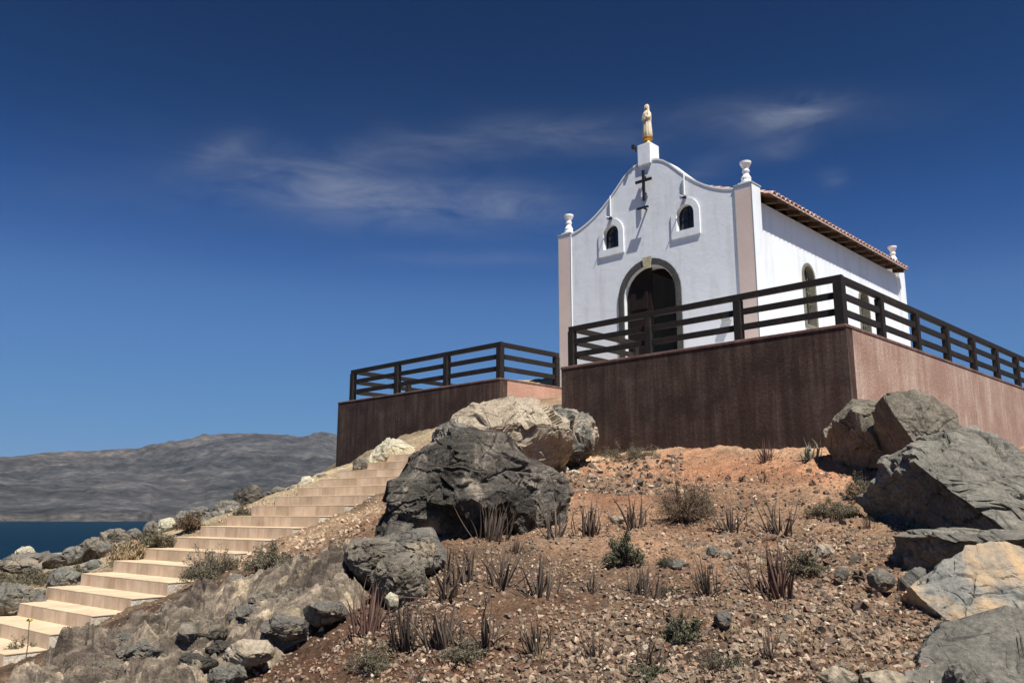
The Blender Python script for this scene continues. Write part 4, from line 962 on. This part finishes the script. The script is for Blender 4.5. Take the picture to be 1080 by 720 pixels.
# ------------------------------------------------------------------ loose stones
PAL = np.array([(.25,.18,.125),(.18,.13,.09),(.33,.245,.17),(.13,.10,.075),(.26,.17,.11),(.42,.32,.225),(.17,.138,.105),(.21,.125,.085),(.50,.42,.32)])
PALN = np.array([.24,.22,.14,.10,.14,.06,.07,.05,.012])
def scatter(nn, box, smin, smax, pw_, seed, polys=None):
    g_ = np.random.default_rng(seed); px = g_.uniform(box[0], box[2], nn); py = g_.uniform(box[1], box[3], nn)
    P, ok = hit(px, py); s = smin*(smax/smin)**(g_.random(nn)**pw_)
    rel = P[:, :2]-S0[:2]; al = rel@Sd[:2]; aw = rel@Sw[:2]
    ok &= ~((aw > -.03) & (aw < SW+.03) & (al > -2)) & (P[:,1] > 4.5)
    # nothing under the terraces
    q_ = P-Rc; ok &= ~((q_@Nn > -.04) & (q_@U > -.04)); 
    q_ = P-PR; ok &= ~((q_@Nn > -.04))
    return P[ok], s[ok], px[ok], py[ok], g_
def stones(name, P, s, g_, seed, colf, res=1, flat=.6):
    V0, F0 = ICO[res]; n = len(P); m = len(V0)
    V = V0[None]*(1+g_.normal(0, .26, (n, m, 1)))+g_.normal(0, .13, (n, m, 3))*np.stack([g_.uniform(.75,1.35,n), g_.uniform(.7,1.2,n), g_.uniform(.4,.95,n)*flat*1.3], 1)[:,None,:]
    # cut faces
    for _ in range(3):
        c_ = g_.normal(0, 1, (n, 3)); c_ /= np.linalg.norm(c_, axis=1, keepdims=True); h = (V*c_[:,None]).sum(-1)-g_.uniform(.30,.6,(n,1)); V = V - c_[:,None]*np.where(h > 0, h, 0)[...,None]
    a = g_.uniform(0, 6.28, n); c, s_ = np.cos(a), np.sin(a); tlt = g_.normal(0, .35, n); ct, st_ = np.cos(tlt), np.sin(tlt)
    x, y, z = V[...,0], V[...,1], V[...,2]
    y, z = y*ct[:,None]-z*st_[:,None], y*st_[:,None]+z*ct[:,None]
    x, y = x*c[:,None]-y*s_[:,None], x*s_[:,None]+y*c[:,None]
    V = np.stack([x, y, z], -1)*s[:,None,None] + P[:,None]; V[...,2] += (s*(.05+.5*g_.random(len(s))**2))[:,None]
    Fc = (F0[None] + (np.arange(n)*m)[:,None,None]).reshape(-1, 3)
    col = np.repeat(colf, m, 0)
    return V.reshape(-1, 3), Fc, col
def pick(n, g_, P, tan_ok=True):
    c = PAL[g_.choice(len(PAL), n, p=PALN/PALN.sum())]*g_.uniform(.75, 1.3, (n, 1))
    rel = P[:, :2]-S0[:2]; al = rel@Sd[:2]; aw = rel@Sw[:2]; k = ((aw > -2.0) & (aw < 0) & (al > 1.8)) | (aw > SW)
    c2 = np.array([.42,.31,.21])*g_.uniform(.7, 1.35, (n, 1)); return np.where(k[:,None], c2, c)
allV, allF, allC = [], [], []; off = 0
for (nn, bx0, s0, s1, pw_, sd_, rs) in [(11000, (370,500,800,735), .009, .030, 1.5, 9, 1), (60000, (-40,478,1120,760), .005, .024, 1.5, 1, 1), (2200, (-40,478,1120,760), .016, .034, 2.0, 2, 1), (9000, (770,560,1010,740), .008, .034, 1.4, 3, 1),
        (1500, (580,483,720,520), .02, .06, 1.2, 4, 1), (2600, (230,530,430,612), .012, .05, 1.3, 5, 1), (4200, (650,620,900,740), .008, .026, 1.5, 6, 1), (900, (720,500,900,600), .016, .05, 1.4, 8, 1)]:
    P, s, _, _, g_ = scatter(nn, bx0, s0, s1, pw_, sd_)
    if len(P) == 0: continue
    # clumpy distribution
    cl = fbm(P*np.array([1.6,1.6,0]), 120+sd_, 3); kp = g_.random(len(P)) < np.clip(.62+.55*cl, .12, 1); P, s = P[kp], s[kp]
    V, Fc, C_ = stones('x', P, s, g_, sd_, pick(len(P), g_, P), rs); allV.append(V); allF.append(Fc+off); allC.append(C_); off += len(V)
gv = mesh_np('gravel', np.concatenate(allV), np.concatenate(allF), M['stone'], cols=np.concatenate(allC))
tag(gv, 'countless small broken stones and grit covering the slope', 'gravel', kind='stuff')
# countable stones
ZN = [((770,575,960,712), 100, (.032,.066), 'in the dense rubble left of the ochre boulder'),
      ((600,486,700,520), 34, (.04,.09), 'in the stone heap between the dark boulder and the terrace wall'),
      ((640,600,780,716), 40, (.024,.045), 'on the lower slope below the low green shrub'),
      ((740,500,900,580), 34, (.03,.06), 'on the upper slope below the terrace corner'),
      ((400,560,600,716), 30, (.018,.034), 'among the spiky plants in front of the dark boulder')]
KC = {'brown': ((.15,.105,.08), .4), 'grey': ((.155,.130,.100), .3), 'pale tan': ((.31,.235,.165), .2), 'reddish': ((.22,.13,.085), .1)}
protos = {}
for ci, (cn, (cc_, _)) in enumerate(KC.items()):
    for v in range(5):
        g_ = np.random.default_rng(900+ci*10+v)
        V, Fc, C_ = stones('stone', np.zeros((1,3)), np.ones(1), g_, 0, np.array([cc_])*g_.uniform(.8,1.25), 2)
        V[:, 2] -= .22
        o = mesh_np('stone', V, Fc, M['stone'], cols=C_); protos[(cn, v)] = o.data; bpy.data.objects.remove(o)
g_ = np.random.default_rng(55)
for (bx0, cnt, (s0, s1), where) in ZN:
    P, s, _, _, gg = scatter(cnt, bx0, s0, s1, 1.3, 700+cnt)
    for p, s_ in zip(P, s):
        cn = g_.choice(list(KC), p=[.45,.28,.17,.1]); o = bpy.data.objects.new('stone', protos[(cn, int(g_.integers(5)))]); COL.objects.link(o)
        o.location = (p[0], p[1], p[2]+s_*.22); o.scale = (s_, s_, s_); o.rotation_euler = (g_.normal(0,.2), g_.normal(0,.2), g_.uniform(0, 6.28))
        tag(o, f'loose {cn} stone {where}', 'stone', f'loose {cn} stones {where}')

# ------------------------------------------------------------------ spiky succulents
def aloe_mesh(seed, n, h, spread, mat, wid=.016, curve=.25):
    g_ = np.random.default_rng(seed); V = []; Fc = []
    for i in range(n):
        a = g_.uniform(0, 6.28); lean = abs(g_.normal(0, spread)) + .04; L = h*g_.uniform(.3, 1.08); w = wid*g_.uniform(.7, 1.3)
        base = np.array([math.cos(a), math.sin(a), 0])*g_.uniform(0, .07)*h/.35*(1.8 if i % 3 else .6); dirh = np.array([math.cos(a), math.sin(a), 0]); sd_ = np.array([-math.sin(a), math.cos(a), 0])
        tw = g_.normal(0, .3); p = base.copy(); ang_ = lean; m = 6; b0 = len(V); cv = g_.normal(-curve*.35, curve)
        for j in range(m+1):
            t_ = j/m; ww = w*(1-t_**1.6)*(.85+.3*math.sin(t_*3))+.0012
            dv = dirh*math.sin(ang_)+np.array([0,0,1])*math.cos(ang_); nrm = np.cross(sd_, dv)
            for q_ in (sd_*ww, -nrm*ww*.35, -sd_*ww, nrm*ww*.55): V.append(p+q_)
            p = p + (dv + sd_*tw*.25*t_)*L/m; ang_ += cv/m*1.4
        for j in range(m):
            for k in range(4): Fc.append((b0+j*4+k, b0+j*4+(k+1)%4, b0+(j+1)*4+(k+1)%4, b0+(j+1)*4+k))
    me = mesh_np('spiky_succulent', np.array(V), Fc, mat, smooth=True); d = me.data; bpy.data.objects.remove(me); return d
AM = [aloe_mesh(500+i, n_, 1.0, sp, M['aloe'] if i not in (3, 7) else M['aloered'], .024, .40) for i, (n_, sp) in enumerate([(34,.28),(46,.38),(27,.44),(50,.34),(36,.48),(20,.36),(24,.6),(30,.42),(16,.5),(40,.3)])]
AP = [(518,572,44,3,'tall dense spiky clump at the foot of the dark boulder, left of two more'),
 (556,560,30,1,'spiky clump between the dark boulder and the orange soil'),
 (587,570,42,4,'spreading spiky clump second right of the dark boulder'),
 (623,567,36,2,'open spiky clump on the orange soil patch'),
 (667,562,34,2,'spiky clump just left of the big brown bush'),
 (545,582,18,2,'tiny spiky tuft below the dark boulder'),
 (472,632,48,1,'tall spiky clump right of the grey rock cluster'),
 (490,615,38,0,'narrow spiky clump behind the tall one near the rock cluster'),
 (531,624,40,2,'thin spiky clump in the middle of the slope, left'),
 (568,630,40,2,'spiky clump leaning left in the middle of the slope'),
 (515,640,18,5,'tiny spiky tuft between two taller clumps'),
 (390,668,46,3,'leftmost dense spiky clump at the edge of the bedrock'),
 (428,680,46,3,'dense dark spiky clump below the pale round stone'),
 (465,684,44,1,'spiky clump right of the dense dark clump below the round stone'),
 (512,686,44,0,'slender spiky clump beside the low pale shrub at lower left'),
 (565,695,36,2,'spiky clump alone on bare gravel at lower centre'),
 (628,698,32,5,'sparse spiky clump near the bottom centre'),
 (687,700,34,5,'spiky clump near the bottom, left of the green shrub'),
 (625,625,26,2,'faint dry spiky tuft on the middle slope'),
 (676,622,34,2,'spiky clump below the dark green bush'),
 (690,632,26,4,'second smaller spiky clump below the dark green bush'),
 (745,628,36,4,'spiky clump left of the largest one'),
 (818,628,52,3,'largest spiky clump with long leaning leaves'),
 (770,560,28,4,'grey spiky clump on the upper slope left of the upright one'),
 (823,560,40,1,'upright spiky clump on the upper slope below the terrace wall'),
 (806,510,14,5,'tiny dry tuft just below the terrace wall'),
 (290,722,44,0,'spiky clump cut by the bottom edge on the bedrock'),
 (330,724,38,5,'thin spiky clump at the bottom edge right of the bedrock'),
 (355,726,36,5,'second thin spiky clump at the bottom edge'),
 (378,728,34,0,'third thin spiky clump at the bottom edge'),
 (262,728,22,2,'low spiky tuft at the bottom edge on the bedrock'),
 (812,700,28,2,'thin tuft in the lower rubble'),
 (757,715,22,2,'tiny tuft near the bottom edge right of the green shrubs'),
 (916,560,14,2,'tiny tuft beside the shaded boulder'),
 (440,722,20,2,'small tuft at the bottom edge in the orange soil')]
for i, (px, py, hp, v, lb) in enumerate(AP):
    p = hit1(px, min(py, 719)) if py < 720 else None
    if p is None:
        p = at_z(px, py, -1.15); p[2] = Gn(p[0], p[1])[0]; 
    s_ = hp*1.2*p[1]/F
    o = bpy.data.objects.new('spiky_succulent', AM[v if i % 2 else (6+(i*7) % 4)] if v != 3 else AM[3 if i % 3 else 9]); COL.objects.link(o); o.location = (p[0], p[1], p[2]-.01); o.rotation_euler = (.16*math.sin(i*3.1), .2*math.sin(i*1.7+1), (i*2.4) % 6.28); o.scale = (s_*(1.05+.25*math.sin(i*5)), s_*1.1, s_)
    tag(o, lb, 'succulent', 'spiky succulents on the slope')
# pale dry tufts
TF = [aloe_mesh(600+i, 30, 1.0, .55, M['straw'], .010, .6) for i in range(3)]
tg_ = np.random.default_rng(77)
for i in range(34):
    px, py = tg_.uniform(300, 930), tg_.uniform(515, 712); p = hit1(px, py); s_ = tg_.uniform(.07, .17)
    if px < 420 and py < 690: continue
    o = bpy.data.objects.new('dry_tuft', TF[i % 3]); COL.objects.link(o); o.location = tuple(p); o.scale = (s_,)*3; o.rotation_euler = (0, 0, i)
    zone = 'upper' if py < 575 else ('middle' if py < 640 else 'lower'); sd2 = 'left' if px < 600 else 'right'
    tag(o, f'small straw coloured dry tuft on the {zone} {sd2} part of the slope', 'grass tuft', f'straw coloured dry tufts on the {zone} {sd2} slope')
# agave rosette and red dry plant at the wall
def place(px, py, mesh, name, s_, lb, cat, group=None, rz=0):
    p = hit1(px, py); o = bpy.data.objects.new(name, mesh); COL.objects.link(o); o.location = (p[0], p[1], p[2]-.01); o.scale = (s_,)*3; o.rotation_euler = (0,0,rz); tag(o, lb, cat, group); return o
place(855, 486, aloe_mesh(560, 34, 1.0, .85, M['aloegreen'], .06, .8), 'agave', .40, 'pale green agave rosette at the foot of the terrace wall', 'agave')
place(808, 489, aloe_mesh(561, 46, 1.0, .42, M['aloered'], .022, .3), 'dry_shrub', .40, 'reddish spiky dry shrub against the terrace wall', 'shrub')

# ------------------------------------------------------------------ shrubs
def shrub_meshes(seed, nt_, nl, w, h, lsz, upright=.5):
    g_ = np.random.default_rng(seed); tb_ = MB(); tips = []
    for i in range(nt_):
        a = g_.uniform(0, 6.28); b0 = np.array([math.cos(a), math.sin(a), 0])*g_.uniform(0, .25)*w
        rr_ = math.sqrt(g_.random())*w; zz = h*math.sqrt(max(0.02, 1-(rr_/w)**2*.8))*g_.uniform(.25, 1.1)*(1+.35*math.sin(a*2+seed)+.2*math.sin(a*5+seed*2))/1.25
        e = np.array([math.cos(a)*rr_, math.sin(a)*rr_, zz]); mid = b0*.6+e*.4 + np.array([0,0,.12*h]) + g_.normal(0, .04*w, 3)
        tb_.tube([b0+[0,0,-.02], mid, e], [.006*h+.002, .004*h+.0015, .0012], 3)
        for t_ in g_.random(6)*.8+.25: tips.append(mid*(1-t_)+e*t_ if t_ < 1 else e)
    tips = np.array(tips); c = tips[g_.choice(len(tips), nl)] + g_.normal(0, .05*(w+h)/2, (nl, 3)); c[:,2] = np.maximum(c[:,2], .01)
    d1 = g_.normal(0, 1, (nl, 3)); d1[:,2] += upright; d1 /= np.linalg.norm(d1, axis=1, keepdims=True); d2 = np.cross(d1, g_.normal(0, 1, (nl, 3))); d2 /= np.linalg.norm(d2, axis=1, keepdims=True)
    L = (lsz*.6*g_.uniform(.6, 1.4, nl))[:,None]
    V = np.stack([c-d1*L, c+d2*L*.28, c+d1*L, c-d2*L*.28], 1).reshape(-1, 3); Fc = np.arange(nl*4).reshape(-1, 4)
    return tb_, V, Fc
def shrub(px, py, wpx, hpx, mat, lb, seed, nt_=70, nl=2600, upright=.5, lsz=.022, name='shrub', group='low shrubs on the slope'):
    p = hit1(px, min(py, 719)); s = p[1]/F; w = wpx/2*s; h = hpx*s
    r = empty(name, (p[0], p[1], p[2]-.01)); tag(r, lb, 'shrub', group)
    tb_, V, Fc = shrub_meshes(seed, int(nt_*1.4), int(nl*2.2), w, h, lsz, upright)
    tb_.build('branches', M['twig'], r); mesh_np('foliage', V, Fc, mat, r)
    return r
shrub(663, 486, 70, 20, M['leafol'], 'low rounded green shrub against the foot of the terrace wall', 1, nl=4200)
shrub(722, 553, 66, 50, M['leafbr'], 'big twiggy brown bush in the upper middle of the slope', 2, nt_=240, nl=1800, upright=1.5)
shrub(735, 548, 40, 42, M['leafol'], 'green tinged bush growing into the right side of the big brown bush', 3, nt_=120, nl=1500, upright=1.2)
shrub(657, 597, 44, 32, M['leafgr'], 'small dark green bush left of centre below the orange soil', 4, nl=2600, lsz=.026)
shrub(845, 604, 56, 22, M['leafol'], 'olive shrub behind the largest spiky clump', 5, nl=2200)
shrub(878, 545, 64, 20, M['leafol'], 'flat olive shrub below the shaded boulders on the right', 6, nl=3400)
shrub(912, 528, 46, 26, M['leafol'], 'olive shrub at the foot of the tall leaning boulder', 7, nl=2200)
shrub(722, 672, 44, 28, M['leafgr'], 'low green shrub beside the grey brown stone', 8, nl=2200, lsz=.018)
shrub(682, 719, 48, 18, M['leafgr'], 'flat green shrub at the bottom edge', 9, nl=2200, lsz=.015)
shrub(765, 705, 56, 16, M['leafol'], 'thin olive shrub near the bottom edge right of the flat green one', 10, nl=1300, lsz=.015)
shrub(490, 696, 62, 22, M['leafol'], 'low pale olive shrub at lower left of the slope', 11, nl=2400, lsz=.015)
shrub(394, 702, 54, 26, M['leafol'], 'low olive shrub below the leftmost spiky clumps', 12, nl=2400, lsz=.015)
shrub(706, 600, 30, 14, M['leafgr'], 'tiny green shrub above the spiky clumps right of the dark green bush', 13, nl=700, lsz=.016)
shrub(705, 626, 26, 12, M['leafgr'], 'tiny green shrub right of the small spiky clump', 14, nl=600, lsz=.016)
shrub(224, 611, 66, 36, M['leafol'], 'dark olive bush spilling beside the middle steps', 15, nt_=170, nl=4200, upright=1, lsz=.026)
shrub(284, 602, 58, 26, M['leafol'], 'grey olive bush right of the dark olive one beside the steps', 16, nt_=150, nl=3600, upright=1, lsz=.026)
shrub(348, 600, 46, 14, M['leafol'], 'sparse low shrub between the rubble and the bedrock', 17, nl=900)
shrub(20, 694, 36, 24, M['leafgr'], 'dark green bush with stalks at the foot of the lowest step', 18, nl=1500, lsz=.025)
shrub(22, 618, 74, 18, M['leafol'], 'olive bush at the left edge above the grey slab', 19, nl=3200, lsz=.03)
shrub(75, 606, 40, 14, M['leafol'], 'small olive bush left of the greenish rock', 20, nl=1200, lsz=.03)
shrub(135, 590, 40, 22, M['straw'], 'dry straw coloured tuft left of the steps', 21, nt_=160, nl=1500, upright=2.5, lsz=.05)
shrub(165, 578, 44, 20, M['leafol'], 'olive bush between the straw tuft and the steps', 22, nl=2200, lsz=.035)
shrub(200, 562, 36, 20, M['leafbr'], 'brown bush on the crest beside the middle steps', 23, nl=1600, lsz=.035)
shrub(255, 545, 20, 12, M['leafol'], 'small bush between crest boulder and upper steps', 24, nl=700, lsz=.035)
# yellow flower on a stalk
p = hit1(26, 702); fr = empty('yellow_flower', (p[0], p[1], p[2])); tag(fr, 'single yellow flower head on a tall stalk beside the lowest step', 'flower')
hh_ = 46*p[1]/F
MB().tube([(0,0,0),(.01,0,hh_*.5),(0,0,hh_)], [.006,.005,.004], 5).build('stalk', M['leafgr'], fr)
fm = MB()
for k in range(14):
    a = k*2.4; rr_ = .018+.012*(k % 3)/2
    d = Vector((math.cos(a), math.sin(a), .5+.4*math.sin(k))).normalized(); fm.tube([(0,0,hh_), tuple(Vector((0,0,hh_))+d*rr_), tuple(Vector((0,0,hh_))+d*rr_*1.5)], [.003,.008,.002], 4)
fm.build('flower_head', M['yellow'], fr)
